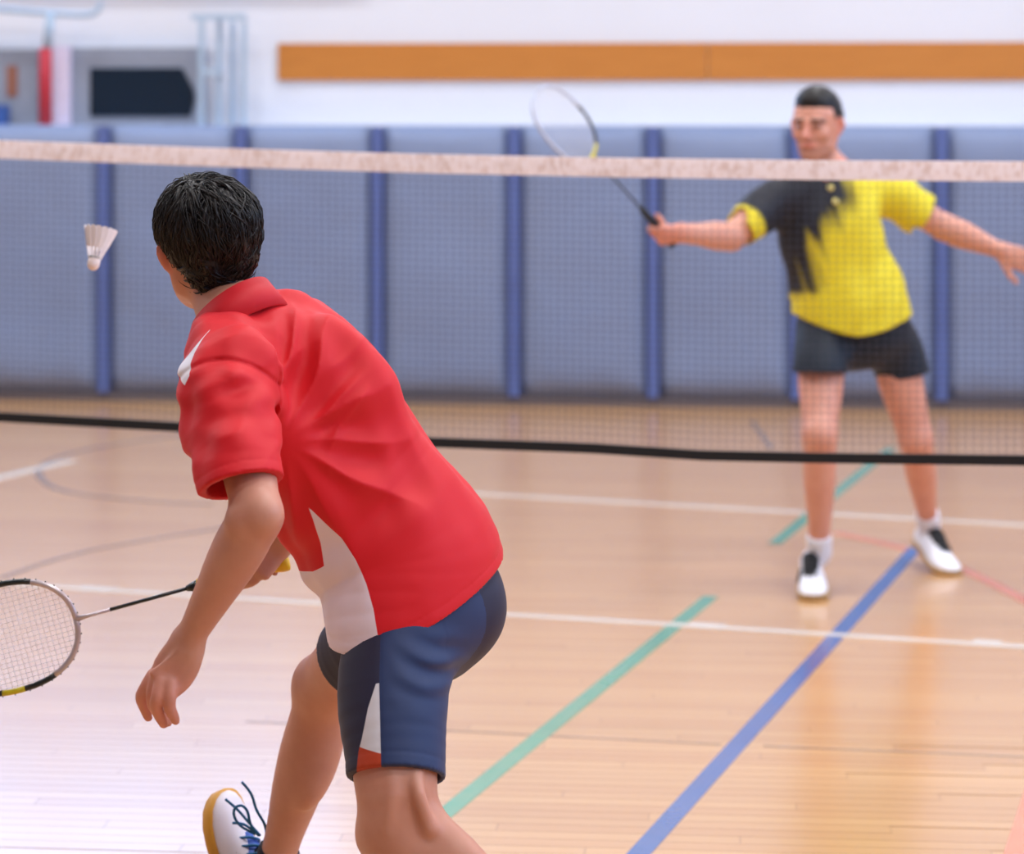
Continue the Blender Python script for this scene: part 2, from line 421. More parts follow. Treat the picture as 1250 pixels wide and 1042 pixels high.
class Ell:
    def __init__(s, c, radii, axes=None, k=.02):
        s.c = np.asarray(c, float); s.r = np.asarray(radii, float); s.A = np.eye(3) if axes is None else np.array([nrm(a) for a in axes]); s.k = k
        m = s.r.max() + max(.045, k); s.lo = s.c - m; s.hi = s.c + m
    def ev(s, pts):
        q = ((pts - s.c) @ s.A.T).astype(np.float32); k0 = np.sqrt(((q / s.r) ** 2).sum(1)); k1 = np.sqrt(((q / s.r ** 2) ** 2).sum(1))
        d = k0 * (k0 - 1) / np.maximum(k1, 1e-6); return np.where(k0 < 1e-3, -s.r.min(), d)
def field(prims, post=None):
    """prims: shapes united in order; ('sub', shape) carves"""
    def F(pts):
        d = np.full(len(pts), .2, np.float32)
        for pr in prims:
            sub = isinstance(pr, tuple); g = pr[1] if sub else pr
            ix = np.nonzero(((pts > g.lo) & (pts < g.hi)).all(1))[0]
            if not len(ix): continue
            e = g.ev(pts[ix]).astype(np.float32)
            d[ix] = -smin(-d[ix], e, g.k) if sub else smin(d[ix], e, g.k)
        if post is not None: d = post(pts, d)
        return d
    sh = [p for p in prims if not isinstance(p, tuple)]
    F.lo = np.min([p.lo for p in sh], 0); F.hi = np.max([p.hi for p in sh], 0); return F
def surface(F, h, smooth=2):
    C = 4; lo = F.lo; n = (np.ceil((F.hi - lo) / (h * C)).astype(int) + 1)
    ci = np.stack(np.meshgrid(*[np.arange(k) for k in n], indexing='ij'), -1).reshape(-1, 3)
    d = F((lo + (ci + .5) * h * C).astype(np.float32)); act = (np.abs(d) < h * C * 1.7).reshape(n)
    cm = act.repeat(C, 0).repeat(C, 1).repeat(C, 2); N = np.array(cm.shape)
    pm = np.zeros(N + 1, bool)
    for i in (0, 1):
        for j in (0, 1):
            for k in (0, 1): pm[i:i + N[0], j:j + N[1], k:k + N[2]] |= cm
    pi = np.argwhere(pm); D = np.full(N + 1, 1.0, np.float32)
    dv = np.empty(len(pi), np.float32)
    for a in range(0, len(pi), 400000): dv[a:a + 400000] = F((lo + pi[a:a + 400000] * h).astype(np.float32))
    D[pm] = np.where(dv == 0, 1e-7, dv)
    c = np.argwhere(cm); co = [(i, j, k) for i in (0, 1) for j in (0, 1) for k in (0, 1)]
    cv = np.stack([D[c[:, 0] + i, c[:, 1] + j, c[:, 2] + k] for i, j, k in co], 1)
    sg = cv < 0; s_ = sg.sum(1); keep = (s_ > 0) & (s_ < 8); c = c[keep]; cv = cv[keep]; sg = sg[keep]
    acc = np.zeros((len(c), 3)); cnt = np.zeros(len(c)); cof = np.array(co, float)
    for a in range(8):
        for b in range(a + 1, 8):
            if abs(cof[a] - cof[b]).sum() != 1: continue
            x = sg[:, a] != sg[:, b]; t = np.where(x, cv[:, a] / np.where(x, cv[:, a] - cv[:, b], 1), 0)
            acc += np.where(x[:, None], cof[a] + (cof[b] - cof[a]) * t[:, None], 0); cnt += x
    V = lo + (c + acc / cnt[:, None]) * h
    vid = np.full(N, -1, np.int32); vid[c[:, 0], c[:, 1], c[:, 2]] = np.arange(len(c))
    fs = []
    for ax, (p, q) in enumerate(((1, 2), (2, 0), (0, 1))):
        e = [0, 0, 0]; e[ax] = 1; a1 = co.index(tuple(e)); x = (sg[:, 0] != sg[:, a1]) & (c[:, p] > 0) & (c[:, q] > 0)
        cc = c[x]; ins = sg[x, 0]; dp = np.zeros(3, int); dp[p] = 1; dq = np.zeros(3, int); dq[q] = 1
        g = lambda z: vid[z[:, 0], z[:, 1], z[:, 2]]
        Q = np.stack([g(cc - dp - dq), g(cc - dq), g(cc), g(cc - dp)], 1); Q[~ins] = Q[~ins][:, ::-1]; fs.append(Q[(Q >= 0).all(1)])
    Fc = np.concatenate(fs)
    E = np.concatenate([Fc[:, [i, (i + 1) % 4]] for i in range(4)])
    for _ in range(smooth):
        for lam in (.5, -.35):
            A = np.zeros_like(V); K = np.bincount(E[:, 0], minlength=len(V)) + np.bincount(E[:, 1], minlength=len(V))
            for ax in range(3): A[:, ax] = np.bincount(E[:, 0], V[E[:, 1], ax], len(V)) + np.bincount(E[:, 1], V[E[:, 0], ax], len(V))
            V = V + lam * (A / np.maximum(K, 1)[:, None] - V)
    return V, Fc
def biggest(V, Fc):
    lab = np.arange(len(V))
    while True:
        m = lab[Fc].min(1); new = lab.copy()
        for i in range(4): np.minimum.at(new, Fc[:, i], m)
        new = new[new]
        if (new == lab).all(): break
        lab = new
    keep = lab == np.bincount(lab).argmax(); idx = np.cumsum(keep) - 1
    return V[keep], idx[Fc[keep[Fc].all(1)]]
def vnoise(p, seed=0):
    i = np.floor(p).astype(np.int64); f = (p - i); f = f * f * (3 - 2 * f); o = 0
    for a in (0, 1):
        for b in (0, 1):
            for c in (0, 1):
                hsh = ((i[:, 0] + a) * 374761393 + (i[:, 1] + b) * 668265263 + (i[:, 2] + c) * 2147483647 + seed * 1274126177) & 0xffffffff
                hsh = ((hsh ^ (hsh >> 13)) * 1274126177) & 0xffffffff; hsh = ((hsh ^ (hsh >> 16)) & 0xffff) / 65535.0
                o = o + hsh * (f[:, 0] if a else 1 - f[:, 0]) * (f[:, 1] if b else 1 - f[:, 1]) * (f[:, 2] if c else 1 - f[:, 2])
    return o * 2 - 1
class Frame:
    def __init__(s, o, fwd, up, g=1.0):
        s.o = np.asarray(o, float); s.y = nrm(fwd); u = np.asarray(up, float); s.z = nrm(u - s.y * u.dot(s.y)); s.x = np.cross(s.y, s.z); s.g = g
    def p(s, x, y, z): return s.o + (s.x * x + s.y * y + s.z * z) * s.g
    def v(s, x, y, z): return s.x * x + s.y * y + s.z * z
    def loc(s, pts): d = (pts - s.o) / s.g; return np.stack([d @ s.x, d @ s.y, d @ s.z], 1)
    def ell(s, c, r, k): return Ell(s.p(*c), tuple(q * s.g for q in r), (s.x, s.y, s.z), k)

def head_prims(f, g=1.0):
    """face looking along f.y, crown along f.z, eyes at the origin height"""
    p = f.p; A = (f.x, f.y, f.z); o = []
    o.append(f.ell((0, -.018, .036), (.074, .094, .080), .02))
    o.append(Chain([(p(0, .032, .03), .064, .056), (p(0, .040, -.03), .058, .050), (p(0, .046, -.07), .046, .042), (p(0, .058, -.098), .028, .026)], .03, f.x))
    for s in (-1, 1):
        o.append(Chain([(p(.060 * s, -.005, -.02), .016), (p(.052 * s, .008, -.068), .016), (p(.018 * s, .062, -.100), .014)], .025))
        o.append(Ell(p(.040 * s, .066, -.026), (.022, .016, .02), A, .02))
        o.append(('sub', Ell(p(.031 * s, .102, .001), (.017, .016, .011), A, .012)))
        o.append(Ell(p(.031 * s, .082, -.002), (.013, .012, .010), A, .004))
        o.append(Chain([(p(.012 * s, .092, .018), .006), (p(.032 * s, .090, .022), .006), (p(.050 * s, .078, .016), .005)], .012))
        o.append(Chain([(p(.073 * s, -.004, .018), .006, .014, f.y), (p(.082 * s, -.010, .004), .006, .018, f.y), (p(.078 * s, -.004, -.022), .006, .012, f.y), (p(.072 * s, .002, -.034), .005, .007, f.y)], .006, f.x))
        o.append(Ell(p(.010 * s, .102, -.036), (.009, .010, .007), A, .006))
    o.append(Chain([(p(0, .090, .012), .008), (p(0, .104, -.014), .009), (p(0, .116, -.032), .010)], .012))
    o.append(Chain([(p(-.022, .084, -.062), .005), (p(0, .096, -.059), .006), (p(.022, .084, -.062), .005)], .006))
    o.append(Chain([(p(-.018, .085, -.069), .006), (p(0, .095, -.071), .007), (p(.018, .085, -.069), .006)], .006))
    o.append(Ell(p(0, .076, -.098), (.018, .016, .014), A, .015))
    return o
def skin_material(name, rgb, rgb2):
    t = NT(name); f = t.noise(22, 3); c = t.mix(f, lin(rgb), lin(rgb2))
    c = t.mix(t.attr('pink'), c, lin((214, 124, 108))); c = t.mix(t.attr('dark'), c, lin((44, 28, 24)))
    t.base(c); t.set(Roughness=.48, Subsurface_Weight=.12, Subsurface_Scale=.01, Specular_IOR_Level=.4); t.b.inputs['Subsurface Radius'].default_value = (1, .35, .2)
    t.bump(t.noise(190, 2), .08, .001); return t.m

def grip_prims(c, a, n, wrist, fore, r=.0135, flip=1):
    """fist closed round a handle: c grip centre, a handle axis to the racket head, n direction of the knuckle side"""
    a = nrm(a); n = np.asarray(n, float); n = nrm(n - a * n.dot(a)); m = np.cross(a, n) * flip; o = []
    def arc(off, ang, R_): q = math.radians(ang); return c + a * off + (n * math.cos(q) + m * math.sin(q)) * R_
    o.append(Chain([(wrist, .021, .027), (wrist * .5 + (c + n * .02) * .5, .022, .034), (c + n * .024 + a * .004, .015, .038)], .02, n))
    for off, fr, end in ((.034, .0092, 215), (.013, .0096, 235), (-.008, .0092, 240), (-.028, .0078, 235)):
        o.append(Chain([(arc(off, 0, .026), fr * 1.1), (arc(off + .002, 60, r + fr + .004), fr), (arc(off + .003, 130, r + fr), fr * .97), (arc(off + .003, 190, r + fr), fr * .92), (arc(off + .003, end, r + fr), fr * .8)], .004))
    o.append(Chain([(wrist * .35 + c * .65 + n * .01 - m * .012, .015), (arc(.012, -60, r + .012), .012), (arc(.036, -95, r + .010), .0105), (arc(.058, -110, r + .009), .009)], .008))
    o.append(Chain([(fore, .03), (wrist, .022, .027)], .02, n))
    return o

def shoe(parent, o, fwd, up, mats, side=1, lace=True):
    """court shoe; o under the ankle at sole level"""
    f = Frame(o, fwd, up); p = lambda x, y, z: f.o + f.y * x - f.x * y + f.z * z      # x to the toe, y to the left
    sec = [(-.080, .012, .046), (-.074, .024, .072), (-.055, .033, .088), (-.02, .036, .094), (.02, .037, .098), (.05, .040, .092), (.08, .044, .076), (.11, .048, .064), (.14, .049, .056), (.17, .045, .048), (.19, .035, .040), (.202, .022, .033), (.207, .008, .026)]
    sec = [(x, w, h, (.008 * math.sin(max(0, x) * 14)) * side * -1, max(0, x - .12) ** 2 * 1.2) for x, w, h in sec]
    n = 18; vs, fs = [], []
    for x, w, h, off, rise in sec:
        for k in range(n):
            a = math.pi * k / (n - 1); c_, s_ = math.cos(a), math.sin(a)
            yy = w * math.copysign(abs(c_) ** .8, c_); zz = .016 + (h - .016) * (s_ ** .75)
            vs.append(p(x, yy * (1 - .12 * s_ ** 2) + off, zz + rise))
    m = len(sec)
    for i in range(m - 1):
        for k in range(n - 1): fs.append((i * n + k, i * n + k + 1, (i + 1) * n + k + 1, (i + 1) * n + k))
        fs.append((i * n + n - 1, i * n, (i + 1) * n, (i + 1) * n + n - 1))
    fs.append(tuple(range(n))[::-1]); fs.append(tuple((m - 1) * n + k for k in range(n)))
    sh = obj('shoe', vs, fs, mats['upper'], parent)
    vs, fs = [], []; lv = [(.0, .96), (.004, 1.06), (.020, 1.10), (.026, 1.03)]
    for x, w, h, off, rise in sec:
        for z, g in lv: vs.append(p(x * (1.02 if z > 0 else 1), w * g + .002 + off, z + rise))
        for z, g in lv[::-1]: vs.append(p(x * (1.02 if z > 0 else 1), -w * g - .002 + off, z + rise))
    n = 8
    for i in range(m - 1):
        for k in range(n): fs.append((i * n + k, i * n + (k + 1) % n, (i + 1) * n + (k + 1) % n, (i + 1) * n + k))
    fs.append(tuple(range(n))[::-1]); fs.append(tuple((m - 1) * n + k for k in range(n)))
    obj('sole', vs, fs, mats['sole'], sh)
    # tongue
    vs, fs = [], []
    tg = [(.015, .024, .104), (.04, .027, .099), (.07, .026, .084), (.10, .022, .0685), (.118, .012, .0635)]
    for x, w, h in tg:
        for k in range(7):
            a = -1 + 2 * k / 6; vs.append(p(x, w * a, h + .003 - .010 * a * a))
    for x, w, h in tg:
        for k in range(7):
            a = -1 + 2 * k / 6; vs.append(p(x, w * a, h - .008 - .010 * a * a))
    for b0, rev in ((0, False), (35, True)):
        for i in range(4):
            for k in range(6):
                q = (b0 + i * 7 + k, b0 + i * 7 + k + 1, b0 + (i + 1) * 7 + k + 1, b0 + (i + 1) * 7 + k); fs.append(q if rev else q[::-1])
    obj('tongue', vs, fs, mats['tongue'], sh)
    for i in range(5):
        x = .030 + .018 * i; h = np.interp(x, [.015, .04, .07, .10, .118], [.104, .099, .084, .0685, .0635]) + .006
        MB().tube(spline([p(x + .006, .029, h - .018), p(x + .003, .014, h - .001), p(x, 0, h + .001), p(x - .003, -.014, h - .001), p(x - .006, -.029, h - .018)], 3), .0028, 6).build('lace', mats['lace'], sh, True)
    for s in (1, -1):      # two slanted blades on each flank
        for x in (.055, .085):
            w = np.interp(x, [q[0] for q in sec], [q[1] for q in sec])
            quad = [p(x - .014, s * (w + .002), .026), p(x + .002, s * (w + .002), .026), p(x - .004, s * (w - .004), .060), p(x - .014, s * (w - .005), .058)]
            quad2 = [q - f.x * (-s) * .0 - (-f.x) * s * .006 for q in quad]
            obj('flank_stripe', quad + quad2, [(0, 1, 2, 3), (7, 6, 5, 4), (0, 4, 5, 1), (1, 5, 6, 2), (2, 6, 7, 3), (3, 7, 4, 0)], mats['stripe'], sh, False)
    return sh, f, p

def collar(parent, cb, ct, axis, fwd, rb_, rt_, mat, gap=0.18, thick=.004, rise=0.0):
    ax = nrm(axis); f = np.asarray(fwd, float); f = nrm(f - ax * f.dot(ax)); s = np.cross(ax, f); n = 40; vs, fs = [], []
    for (c, r, t_) in ((cb, rb_, 0), (ct, rt_, 0), (ct, rt_, thick), (cb, rb_, thick * 1.6)):
        for k in range(n + 1):
            a = gap + (2 * math.pi - 2 * gap) * k / n
            vs.append(np.asarray(c) + f * math.cos(a) * (r[1] - t_ + thick) + s * math.sin(a) * (r[0] - t_ + thick) - ax * rise * max(0, math.cos(a)))
    for j in range(4):
        for k in range(n):
            a, b = j * (n + 1) + k, ((j + 1) % 4) * (n + 1) + k; fs.append((a, a + 1, b + 1, b))
    for k in (0, n): fs.append(tuple(j * (n + 1) + k for j in range(4)))
    return obj('collar', vs, fs, mat, parent)

def fabric(name, rgb, rough=.62, weave=900):
    t = NT(name); f = t.noise(5, 3); c = lin(rgb); t.base(t.mix(f, tuple(x * .92 for x in c[:3]) + (1,), c))
    t.set(Roughness=rough, Sheen_Weight=.04, Sheen_Roughness=.5, Specular_IOR_Level=.3); t.bump(t.noise(weave, 1), .12, .0006); return t

# ================================================================== the near player
L_ = nrm((-.37, -.84, -.39)); UPT = nrm((-.53, 0, .85)); F_ = np.cross(L_, UPT); F_ = nrm(F_); L_ = np.cross(UPT, F_)
base1 = P(560, 118 + CZ * 760, 4.13); base1[2] = 0
near = empty('person', (-.15, 4.35, 0), 'person in red shirt and navy shorts seen from behind, lunging', 'person')
hf = Frame(P(252, 298, 4.405), (-.47, .88, .06), (-.14, -.04, .98), .945)
NB = P(291, 394, 4.345)
lsh = P(284, 470, 4.19); lel = P(314, 628, 4.00); lwr = P(229, 783, 4.08)
rsh = P(383, 432, 4.50); rel = P(432, 560, 4.68); rwr = P(335, 664, 4.80)
lhip = P(497, 726, 4.31); lkn = P(488, 1012, 4.16); lan = lkn + .41 * nrm((.70, -.22, -.66))
rhip = P(520, 724, 4.50); rkn = P(399, 836, 4.78); ran = P(334, 1063, 4.92)
SK = skin_material('fair_skin', (206, 148, 124), (188, 126, 104))
pr = head_prims(hf)
pr.append(Chain([(hf.p(0, -.03, -.03), .048, .050), (hf.p(0, -.028, -.075), .049, .051), (NB * .6 + hf.p(0, -.02, -.09) * .4, .052, .055), (NB, .058, .06)], .03, hf.x))
# trunk inside the clothes
pr.append(Chain([(NB, .070, .055), (P(350, 440, 4.36), .12, .07), (P(404, 540, 4.37), .13, .09), (P(470, 650, 4.39), .12, .085), (P(508, 722, 4.40), .13, .09)], .04, L_))
# left arm
pr.append(Chain([(lsh, .055), (lsh * .45 + lel * .55, .045, .047), (lel + (lsh - lel) * .12, .039, .043), (lel, .037, .041)], .03))
pr.append(Chain([(lel, .037, .040), (lel * .82 + lwr * .18, .041, .044), (lel * .62 + lwr * .38, .039, .041), (lel * .35 + lwr * .65, .031, .032), (lel * .12 + lwr * .88, .0235, .0265), (lwr, .021, .027)], .02, (.8, .1, .6)))
pr.append(Ell(lel + np.array([.016, -.024, .004]), (.017, .017, .020), None, .022))
pr.append(Ell(lel + np.array([-.030, -.018, -.006]), (.014, .014, .018), None, .022))
# left hand, hanging relaxed
hd = 4.075
wr2 = P(232, 792, hd)
pr.append(Chain([(lwr, .021, .027), (P(222, 799, hd), .017, .032), (P(209, 819, hd + .004), .0145, .033), (P(199, 832, hd + .006), .0125, .026)], .015, (-.25, -.95, 0)))
pr.append(Chain([(P(236, 796, hd), .013), (P(232, 814, hd), .0145), (P(222, 832, hd - .004), .0135), (P(210, 846, hd - .014), .0105)], .012))
def finger(pts, r): return Chain([(P(x, y, Y), r * g) for (x, y, Y), g in zip(pts, (1.12, 1.02, 1.0, .88, .72))], .004)
pr.append(finger([(187, 824, 4.082), (177, 840, 4.084), (172.5, 851, 4.092), (177, 865, 4.105), (181, 875.5, 4.11)], .0100))
pr.append(finger([(197, 832, 4.060), (192.5, 849, 4.052), (190.5, 861, 4.058), (195, 874, 4.072), (200, 883.5, 4.08)], .0104))
pr.append(finger([(190, 829, 4.072), (186, 846, 4.070), (187, 860, 4.080), (197, 874, 4.098), (205, 882, 4.106)], .0097))
pr.append(finger([(208, 834, 4.058), (207.5, 851, 4.050), (207, 863, 4.054), (211.5, 873, 4.064), (214.5, 879.5, 4.07)], .0098))
for (a, b, c_, d_) in ((187, 821, 219, 793), (193, 826, 223, 795), (200, 831, 228, 797), (208, 834, 233, 800)):     # knuckle tendons
    pr.append(Chain([(P(a, b, hd - .013), .0060), (P((a + c_) / 2, (b + d_) / 2, hd - .015), .0036), (P(c_, d_, hd - .016), .003)], .007))
pr.append(Chain([(P(217, 798, hd + .025), .016), (P(200, 815, hd + .045), .013), (P(193, 834, hd + .055), .0105), (P(194, 852, hd + .058), .009)], .012))
# right arm with the fist round the racket
ra_cone = P(234, 715.5, 4.80); ra_butt = P(352, 684, 4.80); ra_ax = nrm(ra_cone - ra_butt)
gripc = P(316, 691, 4.80)
pr.append(Chain([(rsh, .055), (rsh * .5 + rel * .5, .044), (rel, .038)], .03))
pr.append(Chain([(rel, .038), (rel * .7 + rwr * .3, .039), (rel * .35 + rwr * .65, .030), (rwr, .023, .027)], .02, (0, 1, 0)))
pr += grip_prims(gripc, ra_ax, np.array([.15, -.88, .35]), rwr, rel * .25 + rwr * .75)
# left leg
pr.append(Chain([(P(500, 735, 4.31), .082), (P(484, 830, 4.25), .076), (P(482, 925, 4.185), .070), (lkn + ZV * .06 - np.array([.005, 0, 0]), .066, .066), (lkn, .062, .064)], .03))
pr.append(Chain([(lkn, .058, .060), (lkn * .75 + lan * .25, .058, .060), (lkn * .5 + lan * .5, .052, .055), (lkn * .2 + lan * .8, .036, .038), (lan, .036, .038)], .03))
pr.append(Ell(lkn + np.array([-.035, .02, -.015]), (.032, .032, .036), None, .03))
pr.append(Chain([(P(478, 945, 4.118), .010), (P(479, 970, 4.101), .010), (P(474, 1010, 4.103), .010)], .012))
pr.append(Chain([(P(508, 945, 4.118), .010), (P(511, 970, 4.098), .011), (P(524, 1010, 4.098), .011)], .012))
pr.append(Chain([(P(520, 1000, 4.14), .022), (P(560, 1040, 4.12), .030), (P(605, 1085, 4.10), .024)], .03))
# right leg
pr.append(Chain([(rhip, .088), (rhip * .5 + rkn * .5, .078), (rhip * .2 + rkn * .8, .066), (rkn, .058, .060)], .03))
pr.append(Chain([(rkn, .056, .058), (rkn * .84 + ran * .16, .052), (rkn * .66 + ran * .34, .053, .054), (rkn * .45 + ran * .55, .048, .050), (rkn * .2 + ran * .8, .036, .038), (ran, .034, .036)], .02))
pr.append(Ell(rkn + np.array([-.022, .018, -.004]), (.036, .034, .042), None, .03))
pr.append(Ell(rkn * .62 + ran * .38 + np.array([.024, -.02, 0]), (.034, .036, .085), (nrm(np.cross(rkn - ran, (0, 1, 0))), (0, 1, 0), rkn - ran), .03))
V, Fc = surface(field(pr), .0034, 2)
hl = hf.loc(V)
pink = np.clip(1 - np.linalg.norm(V - lel, axis=1) / .05, 0, 1) * .5 + np.clip(1 - np.linalg.norm(V - P(195, 855, 4.08), axis=1) / .09, 0, 1) * .6
pink = np.clip(pink + (np.abs(hl[:, 0]) > .074) * (np.linalg.norm(hl, axis=1) < .12) * .5, 0, .7)
dark = ((np.abs(hl[:, 2] - .020) < .005) & (np.abs(np.abs(hl[:, 0]) - .032) < .02) & (hl[:, 1] > .06)).astype(float)
obj('body', V, Fc, SK, near, attrs={'pink': pink, 'dark': dark})
M_EYE = simple('eye_white', (232, 228, 224), .2)

# hair
def hair_material(name, rgb):
    t = NT(name); t.base(lin(rgb)); t.set(Roughness=.46, Specular_IOR_Level=.35); return t.m
M_HAIR = hair_material('dark_brown_hair', (20, 13, 13))
A = (hf.x, hf.y, hf.z)
def hair_post(pts, d):
    q = hf.loc(pts); d = d - .004 * vnoise(q * 55.0, 3).astype(np.float32)
    cut = (q[:, 1] - .055) - .55 * (q[:, 2] - .05)             # hairline towards the face
    side = np.where(np.abs(q[:, 0]) > .045, np.minimum(.006 - q[:, 2], q[:, 1] + .034), -1)   # round the ears
    return np.maximum(np.maximum(d, cut), side * .7).astype(np.float32)
hp = [hf.ell((0, -.022, .042), (.084, .104, .084), .02), hf.ell((0, -.058, .0), (.072, .056, .066), .03), hf.ell((-.022, -.035, .050), (.060, .07, .070), .02),
      Chain([(hf.p(0, -.066, -.03), .055, .032), (hf.p(.004, -.060, -.058), .044, .022)], .03, hf.x)]
V, Fc = biggest(*surface(field(hp, hair_post), .004, 2))
hair = obj('hair', V, Fc, M_HAIR, near)
crown = hf.p(.006, -.062, .10)
mb = MB()
N = len(V); cidx = RNG.choice(N, 4200)
VL = hf.loc(V)
from_c = np.array([0.0, -.022, .03])
for i in cidx:
    s = VL[i]
    n_ = nrm((s - from_c) / np.array([.086, .106, .088])); r0 = s + n_ * .001
    cl_ = np.array([.006, -.062, .118]); g = r0 - cl_; g = g - n_ * g.dot(n_)
    if np.linalg.norm(g) < 1e-3: continue
    g = nrm(g + np.array([RNG.normal(0, .16), RNG.normal(0, .14), RNG.normal(0, .1)]) + np.array([0, 0, -.35])); g = nrm(g - n_ * g.dot(n_) * .9)
    Ln = RNG.uniform(.040, .080) * (1.0 if s[2] > -.02 else .6); lift = RNG.uniform(.001, .006) if s[2] > 0 else .0015
    if len(mb.f) >= 18000: lift += .0025
    pts = []
    for t in (0, .3, .6, .85, 1):
        q = r0 + g * Ln * t; hr = np.array([.086, .106, .088])      # keep to the curve of the skull
        k0 = np.linalg.norm((r0 - from_c) / hr); k1 = np.linalg.norm((q - from_c) / hr)
        q = from_c + (q - from_c) * (k0 / k1) + n_ * (lift * math.sin(t * 2.6) - .003 * t * t)
        pts.append(hf.p(*q))
    w = RNG.uniform(.0030, .0065) if len(mb.f) < 18000 else RNG.uniform(.0007, .0016)
    mb.tube(pts, [w * .7, w, w * .9, w * .55, w * .12], 4, cap=False, flat=.28 if w > .002 else .8, up=hf.v(*n_))
stuff(obj('hair_locks', mb.v, np.array([f for f in mb.f if len(f) == 4]), M_HAIR, hair))

# red polo shirt
def torso_axis_pts(): return [(P(311, 400, 4.36), .086, .060), (P(336, 430, 4.36), .146, .084), (P(362, 480, 4.36), .172, .112), (P(404, 548, 4.37), .172, .126), (P(450, 617, 4.385), .168, .142), (P(496, 678, 4.39), .178, .147), (P(512, 738, 4.385), .200, .140), (P(524, 800, 4.385), .208, .138)]
sl_a = P(281, 462, 4.185); sl_b = P(282, 530, 4.10); sl_c = P(294, 592, 4.035); sl_d = P(299, 618, 4.01)
sp = [Chain(torso_axis_pts(), .03, L_, 4),
      Chain([(P(297, 410, 4.34), .056, .050), (P(276, 430, 4.25), .062, .060), (sl_a, .082, .080)], .06, L_),
      Chain([(sl_a, .083, .080), (sl_b, .074, .074), (sl_c, .066, .068), (sl_d, .065, .067)], .014),
      Chain([(P(330, 400, 4.40), .05), (rsh, .075), (rsh * .5 + rel * .5, .068), (rsh * .25 + rel * .75, .064)], .05),
      Ell(P(425, 470, 4.33), (.07, .08, .12), (F_, L_, UPT), .05)]
cuffn = nrm((.24, -.40, -.89)); hemc = P(511, 719, 4.40); hemn = nrm((.36, .2, -1))
cufr = nrm(rel - rsh); cufp = rsh * .38 + rel * .62
PIT = P(345, 545, 4.17)
def shirt_post(pts, d):
    q = pts.astype(np.float64)
    m = np.abs(d) < .05
    if m.any():
        x = q[m]; r = x - PIT; ax = r @ UPT; e = r @ F_; dist = np.linalg.norm(r, axis=1)
        # folds fanning out from the armpit across the back and down the side
        ang = np.arctan2(x[:, 2] - PIT[2], x[:, 0] - PIT[0])
        wv = vnoise(np.stack([x[:, 0] * 7, x[:, 1] * 7, x[:, 2] * 7], 1), 5)
        fan = (1 - np.abs(np.sin(ang * 6.0 + wv * 2.6)) * 1.6) * np.exp(-((dist - .15) / .10) ** 2) * np.clip((dist - .04) / .05, 0, 1) * np.clip((np.linalg.norm((x - sl_b) - np.outer((x - sl_b) @ nrm(sl_c - sl_a), nrm(sl_c - sl_a)), axis=1) - .09) / .03, 0, 1) * .0095 * (.35 + .65 * (.5 + .5 * vnoise(np.stack([ang * 1.9, dist * 0, dist * 0], 1), 44)))
        dc = x - P(392, 492, 4.2); al = dc[:, 0] * .62 + dc[:, 2] * .78; ac_ = dc[:, 0] * .78 - dc[:, 2] * .62
        fan = fan + (.4 - np.abs(vnoise(np.stack([ac_ * 30 + wv * .5, al * 7, x[:, 1] * 3], 1), 51)) * 1.6) * np.exp(-(al / .075) ** 2 - (ac_ / .085) ** 2) * .0140 * np.clip((dist - .04) / .04, 0, 1) * (x[:, 1] < 4.4)
        # drag lines along the trunk and cross creases above the hem
        u = (x - hemc) @ F_; a = (x - hemc) @ UPT; l = (x - hemc) @ L_
        drag = vnoise(np.stack([u * 26 + a * 6, l * 22, a * 4.5], 1), 9) * .0070 * np.clip(a / .12, .25, 1)
        cross = np.sin(a * 62 + wv * 3 + l * 8) * np.exp(-((a - .16) / .08) ** 2) * np.exp(-((l - .12) / .10) ** 2) * .0055
        # sleeve wrinkles
        sv = (x - sl_b); sa = sv @ cuffn; ds = np.linalg.norm(sv - np.outer(sa, cuffn), axis=1)
        slv = vnoise(np.stack([x[:, 0] * 16 + x[:, 2] * 14, x[:, 1] * 12, x[:, 2] * 34 - x[:, 0] * 14], 1), 21) * .0085 * (ds < .1) * np.clip((.06 - sa) / .03, 0, 1)
        # seams: armhole, cuff and hem stitching
        ac = P(275, 512, 4.15); rr = np.hypot(x[:, 0] - ac[0], x[:, 2] - ac[2])
        arm = np.exp(-((rr - .100) / .0035) ** 2) * (x[:, 1] < 4.30) * np.clip((x[:, 2] - ac[2] + .02) / .03, 0, 1) * np.clip((ac[0] + .105 - x[:, 0]) / .03, 0, 1) * .0045 - np.clip(1 - np.abs(rr - .088) / .012, 0, 1) * (x[:, 1] < 4.28) * np.clip((x[:, 2] - ac[2] + .02) / .03, 0, 1) * .002
        cs = np.exp(-((((x - sl_c) @ cuffn) + .018) / .0018) ** 2) * (ds < .1) * .0012
        hs = np.exp(-((((x - hemc) @ hemn) + .020) / .0018) ** 2) * .0012
        d = d.copy(); d[m] = d[m] - (fan + drag + cross + slv).astype(np.float32) + (arm + cs + hs).astype(np.float32)
    c1 = (q - sl_c) @ cuffn; near_sl = np.linalg.norm(q - sl_c, axis=1) < .16
    d = np.where(near_sl, np.maximum(d, c1 * .95), d)
    c2 = (q - cufp) @ cufr; near_r = np.linalg.norm(q - cufp, axis=1) < .14
    d = np.where(near_r & (q[:, 1] > 4.53), np.maximum(d, c2), d)
    hc = (q - hemc) @ hemn; d = np.maximum(d, hc)
    return d.astype(np.float32)
sp.append(('sub', Chain([(sl_b * .2 + sl_c * .8, .044), (sl_c, .053, .054), (sl_c + cuffn * .06, .057, .058)], .004)))
sp.append(('sub', Chain([(P(500, 715, 4.395), .150, .105), (P(512, 748, 4.39), .180, .122), (P(524, 815, 4.385), .192, .124)], .004, L_)))
V, Fc = biggest(*surface(field(sp, shirt_post), .0034, 1))
wp = P(1, 0, 4.2)
